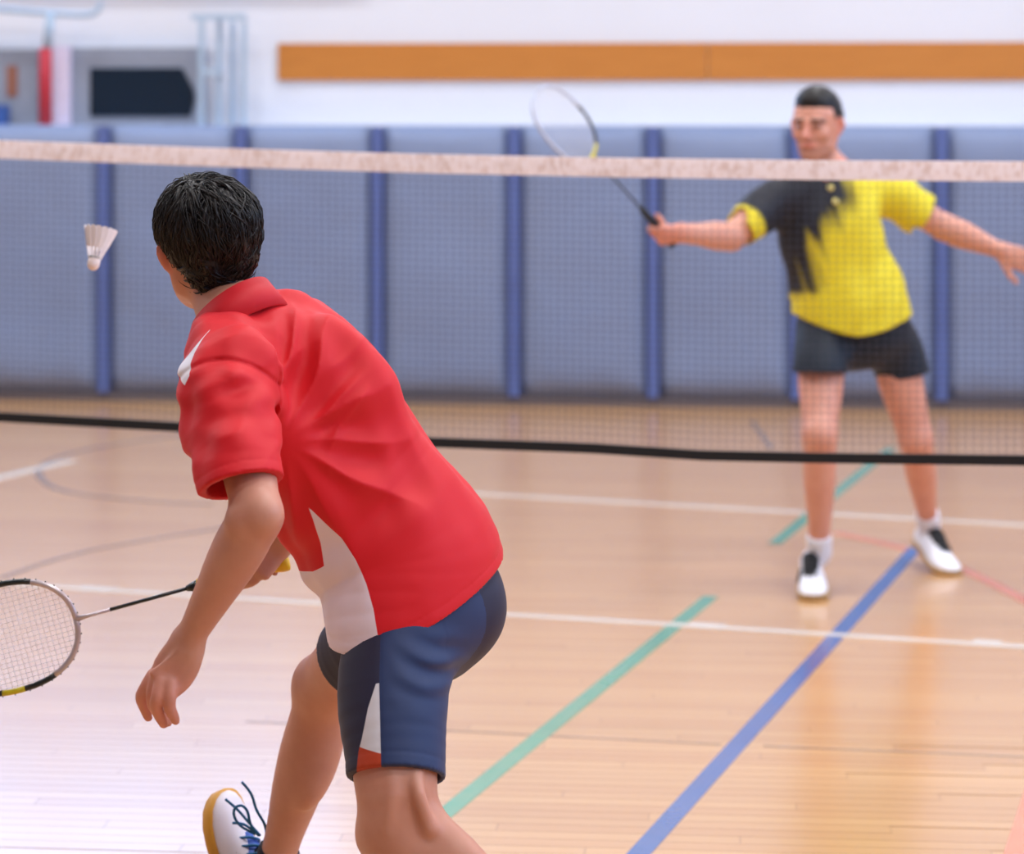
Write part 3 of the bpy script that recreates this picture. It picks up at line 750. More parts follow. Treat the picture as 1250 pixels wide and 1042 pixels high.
def curve_x(z, pts, Y): # x of a seam curve given by pixels, at heights z
    q = np.array([P(a, b, Y) for a, b in pts]); o = np.argsort(q[:, 2]); return np.interp(z, q[o, 2], q[o, 0])
rx = curve_x(V[:, 2], [(372, 608), (392, 627), (418, 652), (436, 678), (449, 706), (458, 735), (466, 780)], 4.26)
lx = curve_x(V[:, 2], [(376, 608), (384, 630), (392, 660), (396, 690), (380, 700), (300, 720), (300, 790)], 4.26)
lat = (V - hemc) @ L_
panel = np.minimum(np.minimum(rx - V[:, 0], V[:, 0] - lx), lat - .0)
panel = np.where((V[:, 2] < P(0, 608, 4.26)[2]) & (np.linalg.norm(V - sl_c, axis=1) > .085), panel, -.05)
a_, b_ = P(276, 380, 4.22), P(221, 460, 4.16); ab = (b_ - a_)[[0, 2]]; tt = np.clip(((V - a_)[:, [0, 2]] @ ab) / ab.dot(ab), 0, 1)
ds = np.linalg.norm((V - a_)[:, [0, 2]] - np.outer(tt, ab), axis=1)
tl = ((V - a_)[:, [0, 2]] @ ab) / ab.dot(ab); pipe = ((V - a_)[:, [0, 2]] @ np.array([ab[1], -ab[0]])) / np.linalg.norm(ab)
pipew = .0005 + .014 * tl; pipem = np.minimum(np.minimum(tl - .30, 1.0 - tl) * .1, ((V - P(290, 430, 4.25)) @ F_) + .02)
front = np.where((V[:, 2] < P(0, 585, 4.26)[2]), lx - V[:, 0], -.05)
t = fabric('red_polo_cloth', (210, 20, 32), .6)
c = t.b.inputs['Base Color'].links[0].from_socket
c = t.mix(t.step(t.attr('panel')), c, lin((226, 208, 218))); c = t.mix(t.math('MULTIPLY', t.step(t.math('SUBTRACT', t.attr('pipew'), t.math('ABSOLUTE', t.attr('pipe')))), t.step(t.attr('pipem'))), c, lin((232, 226, 236))); t.base(c); M_RED = t.m
shirt = obj('shirt', V, Fc, M_RED, near, attrs={'panel': panel, 'pipe': pipe, 'pipew': pipew, 'pipem': pipem})
M_REDC = fabric('red_collar_cloth', (198, 18, 32), .6).m
cax = nrm(hf.p(0, -.02, -.08) - NB + np.array([0, 0, .02]))
collar(shirt, P(294, 417, 4.345), P(281, 373, 4.345), nrm((-.56, .34, .75)), (-.62, .6, -.45), (.098, .098), (.072, .074), M_REDC, gap=.35)

# navy shorts
thd = nrm(P(484, 950, 4.17) - P(488, 780, 4.28)); hemL = P(484, 950, 4.175)
rth = nrm(rkn - rhip); hemR = rhip * .30 + rkn * .70
shp = [Chain([(P(492, 690, 4.39), .140, .110), (P(508, 722, 4.40), .158, .124), (P(516, 750, 4.40), .155, .122)], .03, L_),
       Ell(P(561, 738, 4.37), (.064, .085, .075), (F_, L_, UPT), .05),
       Chain([(P(502, 745, 4.32), .094, .094), (P(486, 800, 4.275), .095, .094), (P(480, 870, 4.225), .090, .092), (P(483, 925, 4.185), .0815, .085), (P(485, 975, 4.15), .079, .082)], .04),
       Chain([(rhip, .10), (rhip * .6 + rkn * .4, .092), (hemR, .080), (hemR + rth * .04, .078)], .04)]
def shorts_post(pts, d):
    q = pts.astype(np.float64); m = np.abs(d) < .04
    if m.any():
        x = q[m]; z = x[:, 2]; wv = vnoise(x * 9, 2)
        zc = P(0, 815, 4.2)[2]
        cr = np.sin((z + (x[:, 0] + .17) * .35) * 150 + wv * 3.2) * np.exp(-((z - zc) / .045) ** 2) * np.clip((x[:, 0] + .20) / .06, 0, 1) * np.clip((-.07 - x[:, 0]) / .04, 0, 1) * .0042
        gen = vnoise(np.stack([x[:, 0] * 14, x[:, 1] * 14, z * 7], 1), 4) * .0030
        hs = np.exp(-((((x - hemL) @ thd) + .022) / .0018) ** 2) * .0012 * (x[:, 1] < 4.36)
        sm = np.exp(-((x[:, 0] - curve_x(z, [(462, 760), (463, 840), (466, 912), (468, 960)], 4.15)) / .0016) ** 2) * .0012 * (x[:, 1] < 4.25)
        d = d.copy(); d[m] = d[m] - (cr + gen).astype(np.float32) + (hs + sm).astype(np.float32)
    c1 = (q - hemL) @ thd; d = np.where(np.linalg.norm(q - hemL, axis=1) < .16, np.maximum(d, c1), d)
    c2 = (q - hemR) @ rth; d = np.where((np.linalg.norm(q - hemR, axis=1) < .15) & (q[:, 1] > 4.45), np.maximum(d, c2), d)
    return d.astype(np.float32)
shp.append(('sub', Chain([(hemL - thd * .02, .066, .068), (hemL, .0715, .074), (hemL + thd * .05, .075, .077)], .003)))
shp.append(('sub', Chain([(hemR - rth * .02, .064), (hemR, .070), (hemR + rth * .05, .073)], .003)))
V, Fc = biggest(*surface(field(shp, shorts_post), .0034, 1))
nearside = np.where(V[:, 1] < 4.31, 1.0, -1.0)
s1 = curve_x(V[:, 2], [(462, 700), (462, 838), (464, 875), (466, 915), (468, 960)], 4.135)
s2 = curve_x(V[:, 2], [(466, 834), (458, 838), (449, 865), (442, 900), (438, 915), (434, 960)], 4.135)
wed = np.where(V[:, 2] < P(0, 836, 4.135)[2], np.minimum(s1 - V[:, 0], V[:, 0] - s2), -.05); wed = np.where(nearside > 0, wed, -.05)
low = P(0, 915, 4.135)[2] - V[:, 2] + (V[:, 0] + .2) * -.15
fr = np.where(nearside > 0, s1 - V[:, 0], .02)
t = fabric('navy_jersey', (40, 54, 92), .6); c = t.b.inputs['Base Color'].links[0].from_socket
c = t.mix(t.step(t.attr('front')), c, lin((38, 36, 58)))
w2 = t.mix(t.step(t.attr('low')), lin((208, 204, 208)), lin((176, 62, 32))); c = t.mix(t.step(t.attr('wedge')), c, w2); t.base(c)
obj('shorts', V, Fc, t.m, near, attrs={'front': fr, 'wedge': wed, 'low': low})

# shoes and socks
SHN = {'upper': simple('white_shoe_leather', (228, 222, 232), .42, var=.05, bump=.1), 'sole': simple('gum_rubber', (208, 148, 44), .5), 'tongue': simple('blue_mesh', (44, 92, 190), .5),
       'lace': simple('teal_lace', (6, 98, 150), .6), 'stripe': simple('black_print', (24, 22, 28), .5)}
M_SOCKB = fabric('black_sock_knit', (30, 28, 40), .8, 500).m
rfw = nrm((-.24, .40, .885)); rup = nrm((.72, -.48, .36))
rup = nrm(rup - rfw * rup.dot(rfw)); ro = ran - rup * .088 - rfw * .035 + np.array([-.014, 0, 0])
sh, sf, spf = shoe(near, ro, rfw, rup, SHN, side=-1)
for pts in ([(326, 1022, 4.90), (323, 1006, 4.89), (313, 988, 4.885), (308, 972, 4.885), (302, 962, 4.88), (295, 954, 4.88)],
            [(318, 1020, 4.90), (304, 1004, 4.905), (290, 988, 4.90), (275, 975, 4.90)],
            [(316, 1020, 4.90), (306, 1006, 4.90), (302, 990, 4.895), (295, 983, 4.89), (287, 986, 4.89), (286, 996, 4.90), (294, 1008, 4.905), (312, 1018, 4.905)],
            [(312, 1016, 4.90), (298, 1006, 4.91), (284, 1004, 4.915)]):
    MB().tube(spline([P(*p) for p in pts], 5), .0028, 6).build('loose_lace', SHN['lace'], sh, True)
shd = nrm(rkn - ran)
sk = [Chain([(ran + shd * .045, .041, .043), (ran, .040, .042), (ran - rup * .03 + rfw * .02, .034, .036)], .01)]
def cutp(o, n):
    def post(p, d): return np.maximum(d, (p.astype(np.float64) - o) @ n).astype(np.float32)
    return post
V, Fc = surface(field(sk, cutp(ran + shd * .050, shd)), .004, 1); obj('sock', V, Fc, M_SOCKB, near)
lfw = nrm((-.52, .42, -.55)); lo_ = lan
lup = nrm(np.array([-.35, .2, .6]) - lfw * np.dot([-.35, .2, .6], lfw))
lo_ = lan - lup * .085
dz = (lo_ + lfw * .19)[2]
sh2, _, _ = shoe(near, lo_ - ZV * (dz - .012), lfw, lup, SHN, side=1)
shd = nrm(lkn - lan)
V, Fc = surface(field([Chain([(lan + shd * .05, .042), (lan, .041), (lan - lup * .04 + lfw * .02 - ZV * max(0, dz - .012), .035)], .01)], cutp(lan + shd * .055, shd)), .005, 1); obj('sock', V, Fc, M_SOCKB, near)

# ================================================================== the far player
far = empty('person', (G(1000, 728) + G(1150, 700)) / 2, 'person in yellow and black polo shirt facing the net, arms spread', 'person')
B = 8.78
fh = Frame(P(997, 152, 8.74), (-.44, -.89, -.06), (.03, .05, 1))
SK2 = skin_material('tanned_skin', (216, 158, 138), (200, 138, 118))
nb = P(1008, 214, 8.78)
fsR = P(945, 246, 8.76); feR = P(893, 289, 8.66); fwR = P(831, 284, 8.52)
fsL = P(1086, 238, 8.84); feL = P(1152, 277, 8.86); fwL = P(1222, 306, 8.80)
fhR = P(1003, 402, 8.78); fkR = P(1001, 530, 8.58); faR = P(1000, 676, 8.72)
fhL = P(1082, 402, 8.82); fkL = P(1118, 535, 8.84); faL = P(1134, 642, 9.16)
pr = head_prims(fh)
pr.append(Chain([(fh.p(0, -.03, -.03), .055, .056), (fh.p(0, -.028, -.085), .055, .056), (nb, .066, .066)], .03, fh.x))
FL = nrm((.97, -.2, .1)); 
pr.append(Chain([(nb, .10, .07), (P(1012, 250, B), .145, .09), (P(1024, 320, B), .13, .09), (P(1040, 385, B), .14, .095)], .04, FL))
for s_, e_, w_ in ((fsR, feR, fwR), (fsL, feL, fwL)):
    pr.append(Chain([(s_, .058), (s_ * .5 + e_ * .5, .050), (e_, .044)], .03))
    pr.append(Chain([(e_, .044), (e_ * .75 + w_ * .25, .049), (e_ * .5 + w_ * .5, .043), (e_ * .15 + w_ * .85, .030), (w_, .027, .030)], .02))
# open left hand
hdv = nrm(fwL - feL); hx = nrm(np.cross(hdv, (0, -1, 0))); pc = fwL + hdv * .055
pr.append(Chain([(fwL, .022, .030), (pc, .015, .040), (fwL + hdv * .09, .013, .040)], .015, (0, -1, 0)))
for i, (ln, o_) in enumerate(((.070, .032), (.080, .011), (.074, -.011), (.058, -.031))):
    b0 = fwL + hdv * .092 + hx * o_; pr.append(Chain([(b0, .0098), (b0 + hdv * ln * .5 + np.array([0, -.004, 0]), .0092), (b0 + hdv * ln * .9 + np.array([0, -.026, -.004]), .0078)], .004))
pr.append(Chain([(fwL + hdv * .02 + hx * .03, .014), (fwL + hdv * .055 + hx * .062, .0115), (fwL + hdv * .088 + hx * .078, .0095)], .01))
# right fist on the racket
f_butt = P(823, 299, 8.54); f_thr = P(724, 190, 8.44); f_ax = nrm(f_thr - f_butt); f_grip = f_butt + f_ax * .060
pr += grip_prims(f_grip, f_ax, np.array([-.25, -.9, -.35]), fwR, feR * .2 + fwR * .8, .0145, flip=-1)
for h_, k_, a_ in ((fhR, fkR, faR), (fhL, fkL, faL)):
    pr.append(Chain([(h_, .070), (h_ * .7 + k_ * .3, .074), (h_ * .5 + k_ * .5, .077), (h_ * .2 + k_ * .8, .064), (k_, .058)], .03))
    pr.append(Chain([(k_, .056), (k_ * .75 + a_ * .25, .056, .058), (k_ * .55 + a_ * .45, .052, .054), (k_ * .2 + a_ * .8, .037), (a_, .036)], .02))
    pr.append(Ell(k_ + np.array([0, -.03, .0]), (.036, .03, .042), None, .03))
V, Fc = surface(field(pr), .0055, 2)
hl = fh.loc(V); hd_ = np.linalg.norm(hl, axis=1) < .16
brow = (np.abs(hl[:, 2] - .020 + .12 * (np.abs(hl[:, 0]) - .03)) < .0065) & (np.abs(np.abs(hl[:, 0]) - .033) < .022) & (hl[:, 1] > .055) & hd_
eye = (np.abs(hl[:, 2] + .001) < .0065) & (np.abs(np.abs(hl[:, 0]) - .032) < .013) & (hl[:, 1] > .06) & hd_
st = (hl[:, 2] < -.042) & (hl[:, 1] > .0) & (hl[:, 2] > -.12) & hd_ & ((hl[:, 2] < -.066 - .0) | (np.abs(hl[:, 2] + .048) < .006)) & (np.abs(hl[:, 0]) < .06)
dark = np.where(brow, .9, np.where(eye, .75, np.where(st, .30, 0)))
lip = (np.abs(hl[:, 2] + .065) < .009) & (np.abs(hl[:, 0]) < .024) & (hl[:, 1] > .06) & hd_
pink = np.where(lip, .7, 0) + np.where((np.abs(hl[:, 0]) < .02) & (hl[:, 1] > .10) & hd_, .35, 0) + np.where((np.abs(hl[:, 0]) > .074) & hd_, .5, 0) + np.clip(1 - np.linalg.norm(V - f_grip, axis=1) / .12, 0, 1) * .6
obj('body', V, Fc, SK2, far, attrs={'pink': np.clip(pink, 0, .8), 'dark': dark})
A = (fh.x, fh.y, fh.z); M_HAIR2 = hair_material('black_short_hair', (22, 18, 18))
def hair2_post(pts, d):
    q = fh.loc(pts); d = d - .003 * vnoise(q * 90.0, 3).astype(np.float32)
    line = .052 - q[:, 2] + np.clip(-(q[:, 1] - .045), 0, .2) * -1.15
    line = np.where(q[:, 1] < .045, (.052 - q[:, 2]) - (.045 - q[:, 1]) * 1.25, .052 - q[:, 2])
    ear = np.where((np.abs(q[:, 0]) > .05) & (q[:, 1] > -.035), .020 - q[:, 2], -1)
    bot = -.055 - q[:, 2]
    return np.maximum(np.maximum(d, line * .75), np.maximum(ear, bot)).astype(np.float32)
V, Fc = biggest(*surface(field([Ell(fh.p(0, -.020, .040), (.080, .100, .090), A, .02), Ell(fh.p(0, .02, .085), (.055, .06, .042), A, .03), Ell(fh.p(0, -.06, -.0), (.066, .05, .07), A, .03)], hair2_post), .005, 2))
obj('hair', V, Fc, M_HAIR2, far)
# yellow polo
fsl = lambda s_, e_, t: s_ * (1 - t) + e_ * t
cR, cL = fsl(fsR, feR, .80), fsl(fsL, feL, .64)
nR, nL = nrm(feR - fsR), nrm(feL - fsL)
yp = [Chain([(P(1010, 222, B), .10, .07), (P(1010, 240, B), .165, .10), (P(1012, 275, B), .180, .125), (P(1024, 325, B), .184, .13), (P(1038, 378, B), .206, .148), (P(1041, 430, B), .210, .158)], .03, FL, 4),
      Chain([(P(1000, 224, B), .06), (fsR, .078, .08), (fsl(fsR, feR, .55), .070), (cR, .066), (fsl(fsR, feR, 1.1), .064)], .04),
      Chain([(P(1020, 222, B), .06), (fsL, .080, .08), (fsl(fsL, feL, .4), .078), (cL, .078), (fsl(fsL, feL, 1.0), .076)], .04)]
hz = P(1042, 410, B - .13)[2]
def y_post(pts, d):
    q = pts.astype(np.float64); m = np.abs(d) < .05
    if m.any():
        x = q[m]; wv = vnoise(x * 6, 8)
        f1 = vnoise(np.stack([x[:, 0] * 20 - x[:, 2] * 9, x[:, 1] * 16, x[:, 2] * 7 + x[:, 0] * 8], 1), 13) * .008
        d = d.copy(); d[m] = d[m] - f1.astype(np.float32)
    for c_, n_ in ((cR, nR), (cL, nL)):
        d = np.where(np.linalg.norm(q - c_, axis=1) < .15, np.maximum(d, (q - c_) @ n_), d)
    xr = q[:, 0] - P(1040, 0, B)[0]; zh = hz + .065 * np.clip(np.abs(xr) / .2, 0, 1.3) ** 1.6 + .04 * (q[:, 1] > B)
    return np.maximum(d, zh - q[:, 2]).astype(np.float32)
yp.append(('sub', Chain([(fsl(fsR, feR, .6), .050), (cR, .060), (fsl(fsR, feR, 1.1), .061)], .004)))
yp.append(('sub', Chain([(fsl(fsL, feL, .45), .056), (cL, .072), (fsl(fsL, feL, 1.0), .073)], .004)))
yp.append(('sub', Chain([(P(1039, 390, B), .175, .118), (P(1041, 408, B), .19, .134), (P(1042, 440, B), .196, .142)], .004, FL)))
V, Fc = biggest(*surface(field(yp, y_post), .0055, 1))
X_, Z_ = V[:, 0], V[:, 2]
dx = (X_ - P(985, 300, B)[0]); dzz = (Z_ - P(985, 300, B)[2])
xm = curve_x(Z_, [(1042, 190), (1042, 240), (1018, 275), (1000, 300), (997, 340), (992, 370), (985, 382)], 8.66)
stre = vnoise(np.stack([X_ * 26 + Z_ * 10, V[:, 1] * 3, Z_ * 5 - X_ * 2], 1), 31) * .5 + vnoise(np.stack([X_ * 60 + Z_ * 20, V[:, 1] * 3, Z_ * 9], 1), 33) * .35
dk = (xm - X_) / .085 + .35 + stre * 1.0
dk = np.where(Z_ < P(0, 352, B)[2], dk - (P(0, 352, B)[2] - Z_) / .03, dk)
rs = (V - fsl(fsR, feR, .52)) @ nR
dk = np.where((X_ < P(944, 0, B)[0]), np.minimum(dk, 1.0 - rs / .012 + stre * .4), dk)
backd = np.where(V[:, 1] > B + .05, 1.0, 0)
dk = np.clip(np.maximum(dk, 0), 0, 1)
t = fabric('yellow_polo_cloth', (226, 208, 44), .6); c = t.b.inputs['Base Color'].links[0].from_socket
c = t.mix(t.attr('dark'), c, lin((32, 34, 44))); t.base(c)
ysh = obj('shirt', V, Fc, t.m, far, attrs={'dark': dk})
M_DKC = fabric('black_collar_cloth', (30, 36, 46), .6).m
collar(ysh, P(1008, 222, B), P(1003, 200, B), nrm((-.05, -.1, 1)), (-.3, -.95, 0), (.088, .085), (.072, .068), M_DKC, gap=.3, rise=.03)
M_BUT = simple('pale_yellow_button', (228, 214, 130), .4)
for x, y in ((1014, 229), (1020, 246)):
    c_ = P(x, y, B - .138); mb = MB().tube([c_ + np.array([0, .012, 0]), c_ + np.array([0, -.004, 0]), c_ + np.array([0, -.006, 0])], [.010, .010, .006], 12); mb.build('button', M_BUT, ysh, True)
# shorts
fR, fLn = nrm(fkR - fhR), nrm(fkL - fhL); hR = P(1001, 455, 8.66); hL = P(1103, 459, 8.84)
kp = [Chain([(P(1040, 375, B), .165, .11), (P(1043, 400, B), .180, .118), (P(1044, 412, B), .176, .115)], .03, FL),
      Chain([(fhR, .084), (P(1001, 430, 8.71), .092), (hR, .092), (P(1001, 475, 8.64), .092)], .05),
      Chain([(fhL, .086), (P(1094, 430, 8.83), .094), (hL, .093), (P(1108, 480, 8.84), .093)], .05)]
def k_post(pts, d):
    q = pts.astype(np.float64); d = d - .004 * vnoise(q * 14, 6).astype(np.float32)
    for c_, n_ in ((hR, nrm((-.02, -.1, -1))), (hL, nrm((.22, 0, -1)))):
        d = np.where(np.linalg.norm(q - c_, axis=1) < .17, np.maximum(d, (q - c_) @ n_), d)
    return d.astype(np.float32)
kp.append(('sub', Chain([(hR + ZV * .01, .068), (hR, .080), (hR - ZV * .06, .082)], .003)))
kp.append(('sub', Chain([(hL + ZV * .01, .068), (hL, .080), (hL - ZV * .06, .082)], .003)))
V, Fc = surface(field(kp, k_post), .0055, 1); obj('shorts', V, Fc, fabric('black_shorts_cloth', (20, 30, 44), .6).m, far)
SHF = {'upper': simple('white_court_shoe', (232, 232, 240), .4, var=.04), 'sole': simple('tan_rubber', (176, 140, 92), .5), 'tongue': simple('black_mesh', (24, 26, 32), .6),
       'lace': simple('black_lace', (20, 20, 24), .6), 'stripe': simple('black_flank_print', (26, 28, 36), .5)}
M_SOCKW = fabric('white_sock_knit', (226, 226, 236), .8, 500).m
for a_, k_, toe, sd in ((faR, fkR, G(990, 731), -1), (faL, fkL, G(1160, 700), 1)):
    fw = nrm((-.10, -.97, -.22)) if sd < 0 else nrm((.30, -.90, -.30))
    # on the balls of the feet, toe at the spot seen in the photograph
    o_ = toe - fw * .175; o_[2] -= .006
    shoe(far, o_, fw, ZV, SHF, side=sd)
    V, Fc = surface(field([Chain([(a_ * .78 + k_ * .22, .044), (a_ * .92 + k_ * .08, .042), (a_, .040), (o_ + ZV * .06, .036)], .01)], cutp(a_ * .84 + k_ * .16, nrm(k_ - a_))), .006, 1)
    obj('sock', V, Fc, M_SOCKW, far)

# ================================================================== rackets, shuttle, net
def racket(name, label, butt, throat, normal, head_len, head_w, mats, grip_len=.175):
    butt, throat = np.asarray(butt), np.asarray(throat); a = nrm(throat - butt); n = np.asarray(normal, float); n = nrm(n - a * n.dot(a)); w = np.cross(n, a)
    root = empty(name, butt, label, 'racket')
    g = lambda t, r: (butt + a * t, r)
    pts = [g(0, .0165), g(.004, .0185), g(.012, .0185), g(.03, .0150), g(.05, .0138), g(grip_len - .03, .0128), g(grip_len, .0125)]
    h = MB().tube([p[0] for p in pts], [p[1] for p in pts], 8).build('grip', mats['grip'], root, True)
    for k in range(9): # spiral overlap ridges of the grip tape
        t0 = .03 + k * .016
        MB().tube([butt + a * (t0 + .004 * q / 8) + (w * math.cos(q * math.pi / 4) + n * math.sin(q * math.pi / 4)) * .0132 for q in range(9)], .0010, 5).build('grip_ridge', mats['grip'], h, True)
    MB().tube([butt + a * (grip_len), butt + a * (grip_len + .012), butt + a * (grip_len + .022)], [.0115, .0085, .0052], 12).build('cone', mats['cone'], root, True)
    tl = np.linalg.norm(throat - butt); md = grip_len + .02 + (tl - grip_len - .02) * .70
    MB().tube([butt + a * (grip_len + .018), butt + a * md], .0036, 10).build('shaft', mats['shaft'], root, True)
    MB().tube([butt + a * md, butt + a * (tl - .02), throat + a * .002], [.0036, .0036, .0062], 10).build('shaft_end', mats['frame'], root, True)
    hc = throat + a * (head_len / 2 + .002); N_ = 64
    def rim(th, sx=1.0):
        c_, s_ = math.cos(th), math.sin(th); e = 2 / 2.25
        return hc + a * (head_len / 2 * sx * math.copysign(abs(c_) ** e, c_)) + w * (head_w / 2 * sx * math.copysign(abs(s_) ** e, s_))
    segs = mats['rim']
    for (t0, t1, m_) in segs:
        k = max(3, int((t1 - t0) / 360 * N_)); MB().tube([rim(math.radians(t0 + (t1 - t0) * i / k)) for i in range(k + 1)], .0056, 8, flat=1.0).build('frame', m_, root, True)
    mb = MB(); nm, nc = 22, 21
    for i in range(1, nm):
        y = -1 + 2 * i / nm; x = (1 - abs(y) ** 2.25) ** (1 / 2.25); q = hc + w * y * head_w / 2
        mb.tube([q - a * x * head_len / 2, q + a * x * head_len / 2], mats['string_r'], 4, cap=False)
    for i in range(1, nc + 4):
        x = -1 + 2 * i / (nc + 4); y = (1 - abs(x) ** 2.25) ** (1 / 2.25); q = hc + a * x * head_len / 2
        mb.tube([q - w * y * head_w / 2 + n * .0006, q + w * y * head_w / 2 + n * .0006], mats['string_r'], 4, cap=False)
    stuff(mb.build('strings', mats['string'], root))
    mb = MB()
    for i in range(40):
        th = 2 * math.pi * (i + .5) / 40; p_ = rim(th, 1.0); o_ = nrm(p_ - hc); mb.tube([p_ + o_ * .003, p_ + o_ * .0072], .0013, 5)
    stuff(mb.build('grommets', mats['cone'], root)); return root
M_YGRIP = simple('yellow_grip_tape', (226, 178, 20), .6, bump=.2); M_BLK = simple('black_lacquer', (18, 24, 24), .28); M_SILV = simple('silver_lacquer', (196, 182, 184), .3, .4)
M_YEL = simple('yellow_lacquer', (206, 190, 20), .35); M_STR = simple('white_string', (232, 222, 224), .4); M_BGRIP = simple('black_grip_tape', (26, 28, 32), .7, bump=.2)
def rimmix():
    o = []; cuts = [(0, 16, M_BLK), (16, 30, M_YEL), (30, 76, M_BLK), (76, 92, M_YEL), (92, 118, M_BLK), (118, 180, M_SILV)]
    for a_, b_, m_ in cuts: o += [(a_, b_, m_), (360 - b_, 360 - a_, m_)]
    return o
MR1 = dict(grip=M_YGRIP, cone=M_BLK, shaft=M_BLK, frame=M_SILV, string=M_STR, string_r=.0005, rim=rimmix())
thr = P(94, 755, 4.80)
racket('badminton_racket', 'badminton racket with yellow grip and silver black frame held low', ra_butt, thr, (-.05, -1, .02), .262, .199, MR1)
M_PALEF = simple('pale_silver_frame', (188, 192, 208), .35, .2)
MR2 = dict(grip=M_BGRIP, cone=M_BLK, shaft=M_BLK, frame=M_YEL, string=simple('pale_string', (214, 216, 226), .4), string_r=.0006,
           rim=[(0, 150, M_PALEF), (150, 180, M_YEL), (180, 204, M_YEL), (204, 268, M_BLK), (268, 360, M_PALEF)])
racket('badminton_racket', 'pale badminton racket with black grip raised behind the net', f_butt, f_thr, (.62, -.62, .30), .285, .215, MR2, .16)

# shuttlecock in flight
sc_ = P(112.5, 330, 5.37); sax = nrm(P(120, 296, 5.37) - P(114.5, 328, 5.37) + np.array([0, .014, 0])); su = nrm(np.cross(sax, (0, 1, 0))); sw = np.cross(sax, su)
cc = sc_ + sax * .013
t = empty('shuttlecock', sc_, 'white feather shuttlecock flying in front of the blue wall pads', 'shuttlecock')
M_CORK = simple('white_cork', (236, 218, 214), .5); M_FEA = simple('white_feather', (240, 234, 238), .6, var=.04); M_TIE = simple('green_grey_band', (150, 160, 160), .5)
prof = [(-.0125, .001), (-.0115, .0055), (-.008, .0100), (-.003, .0125), (.003, .0132), (.012, .0130), (.0125, .0125)]
MB().tube([cc + sax * a for a, _ in prof], [r for _, r in prof], 18).build('cork', M_CORK, t, True)
MB().tube([cc + sax * a for a in (.0126, .0128, .0165, .0167)], [.0126, .0136, .0138, .0130], 18).build('band', M_TIE, t, True)
for i in range(16):
    th = 2 * math.pi * i / 16; er = su * math.cos(th) + sw * math.sin(th); et = -su * math.sin(th) + sw * math.cos(th)
    pt = lambda s_, e_, o_: cc + sax * (.012 + s_ * .066) + er * (.0125 + (.034 - .0125) * s_ + o_) + et * e_
    outl = [(.0, .0014), (.30, .0022), (.40, .0062), (.62, .0082), (.85, .0088), (.95, .0070), (1.0, .0028)]
    vs = []
    for s_, e_ in outl: vs += [pt(s_, -e_, -.0004), pt(s_, e_, .0014), pt(s_, -e_, -.0012), pt(s_, e_, .0006)]
    fs = []
    for k in range(len(outl) - 1):
        b0, b1 = 4 * k, 4 * k + 4; fs += [(b0, b0 + 1, b1 + 1, b1), (b0 + 3, b0 + 2, b1 + 2, b1 + 3), (b0 + 1, b0 + 3, b1 + 3, b1 + 1), (b0 + 2, b0, b1, b1 + 2)]
    obj('feather', vs, fs, M_FEA, t, False)

# net
NX = np.array([1, -.24, 0.]); N0 = np.array([0, 6.70, 0.])
def net_pt(px, py):
    d = np.array([(px - CX) / FPX, 1, -(py - HY) / FPX]); k_ = N0[1] / (1 + .24 * d[0]); return np.array([0, 0, CZ]) + d * k_
topc = [net_pt(*p) for p in ((0, 171), (250, 180), (500, 187.5), (750, 192.5), (1000, 195.5), (1250, 197))]
botc = [net_pt(*p) for p in ((0, 509), (250, 523), (500, 539), (720, 547), (860, 556), (1000, 559), (1250, 562))]
XL, XR = -3.35, 2.75
def interp_z(cs, x, zl, zr): return np.interp(x, [XL] + [c[0] for c in cs] + [XR], [zl] + [c[2] for c in cs] + [zr])
zt_ = lambda x: float(interp_z(topc, x, 1.585, 1.535)); zb_ = lambda x: float(interp_z(botc, x, .82, .79))
NP = lambda x, z: np.array([x, N0[1] - .24 * x, z])
net = empty('badminton_net', NP(0, 0), 'black mesh badminton net with white top tape across the court', 'net')
xs = np.linspace(XL, XR, 90); NN = nrm((-.24, -1, 0))
def ribbon(zf0, zf1, th):
    vs, fs = [], []
    for x in xs:
        for z, s_ in ((zf0(x), -1), (zf1(x), -1), (zf1(x), 1), (zf0(x), 1)): vs.append(NP(x, z) - NN * th / 2 * s_)
    n = len(xs)
    for i in range(n - 1):
        for k_ in range(4): fs.append((4 * i + k_, 4 * i + (k_ + 1) % 4, 4 * i + 4 + (k_ + 1) % 4, 4 * i + 4 + k_))
    fs += [(3, 2, 1, 0), tuple(4 * (n - 1) + k_ for k_ in range(4))]
    return vs, fs
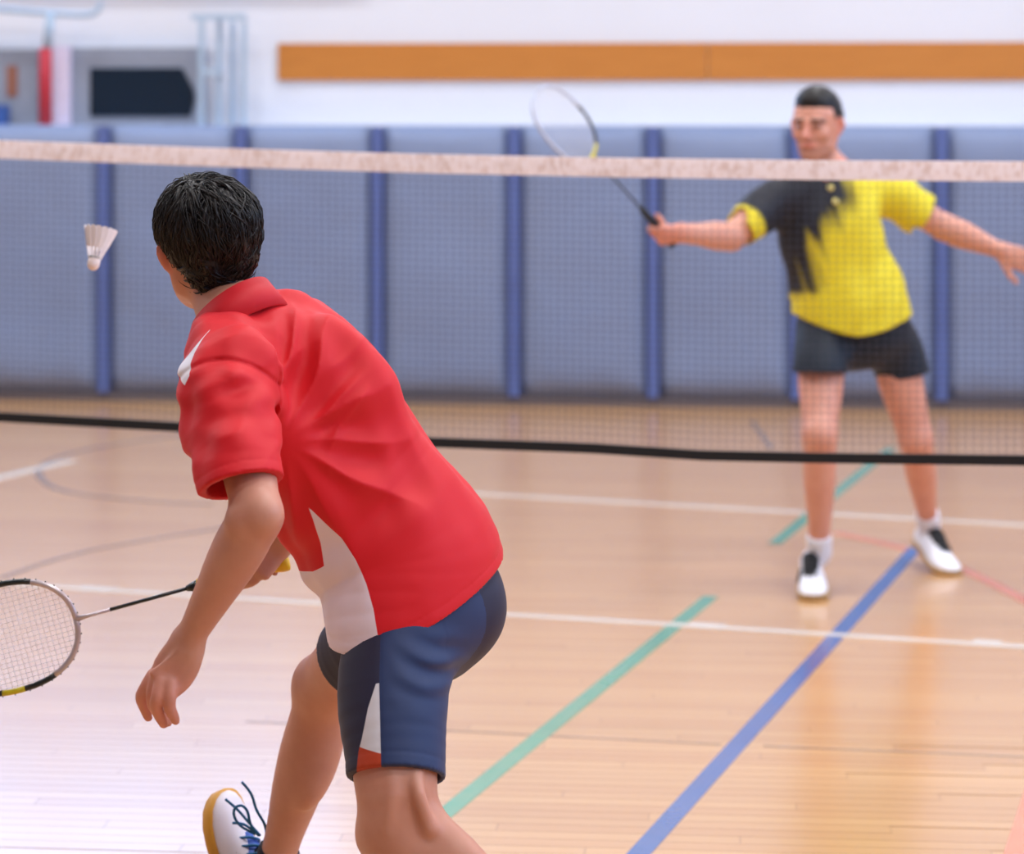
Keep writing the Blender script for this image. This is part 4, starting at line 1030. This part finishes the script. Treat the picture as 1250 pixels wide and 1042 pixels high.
def tape_material():
    t = NT('white_net_tape'); g = t.n('ShaderNodeNewGeometry').outputs['Position']
    sp_ = t.n('ShaderNodeSeparateXYZ'); t.l(g, sp_.inputs[0])
    cell = t.noise(26, 2, g, .6, (1, 1, 1.4)); fine = t.noise(95, 1, g, .5, (1, 1, .35))
    mr = t.n('ShaderNodeMapRange', i_1=.44, i_2=.58); t.l(fine, mr.inputs[0]); mr2 = t.n('ShaderNodeMapRange', i_1=.35, i_2=.6); t.l(cell, mr2.inputs[0])
    f = t.math('MULTIPLY', t.math('MULTIPLY', mr.outputs[0], mr2.outputs[0]), .42)
    cl_ = t.mix(f, lin((250, 243, 244)), lin((196, 164, 144))); t.base(cl_); t.set(Roughness=.7)
    tr = t.n('ShaderNodeBsdfTranslucent'); t.l(cl_, tr.inputs[0]); mx = t.n('ShaderNodeMixShader', i_0=.45); out = [n for n in t.t.nodes if n.type == 'OUTPUT_MATERIAL'][0]
    t.l(t.b.outputs[0], mx.inputs[1]); t.l(tr.outputs[0], mx.inputs[2]); t.l(mx.outputs[0], out.inputs[0]); return t.m
M_TAPE = tape_material(); M_CORD = simple('black_cord', (16, 17, 22), .8); M_MESH = simple('black_twine', (58, 60, 80), .8)
TW = .050
v_, f_ = ribbon(lambda x: zt_(x) - TW, zt_, .008); obj('top_tape', v_, f_, M_TAPE, net, False)
v_, f_ = ribbon(lambda x: zb_(x) - .012, lambda x: zb_(x) + .013, .012); obj('bottom_band', v_, f_, M_CORD, net, False)
mb = MB(); r_ = .00042; nrow = 37
for j in range(1, nrow):
    mb.tube([NP(x, zb_(x) + (zt_(x) - TW - zb_(x)) * j / nrow) for x in xs[::2]] , r_, 4, cap=False)
x = XL + .018
while x < XR:
    mb.tube([NP(x, zb_(x)), NP(x, zt_(x) - TW)], r_, 4, cap=False); x += .0195
stuff(obj('mesh', mb.v, np.array(mb.f), M_MESH, net))
M_POST = simple('net_post_steel', (190, 192, 196), .35, .6)
for x, lab in ((XL - .03, 'grey steel net post on the grey cupboard side of the court'), (XR + .03, 'grey steel net post on the orange floor area side')):
    t = empty('net_post', NP(x, 0), lab, 'post')
    MB().tube([NP(x, .02), NP(x, 1.6)], .02, 14).build('pole', M_POST, t, True)
    MB().tube([NP(x, .001), NP(x, .03), NP(x, .045)], [.2, .2, .05], 24).build('base', M_POST, t, True)
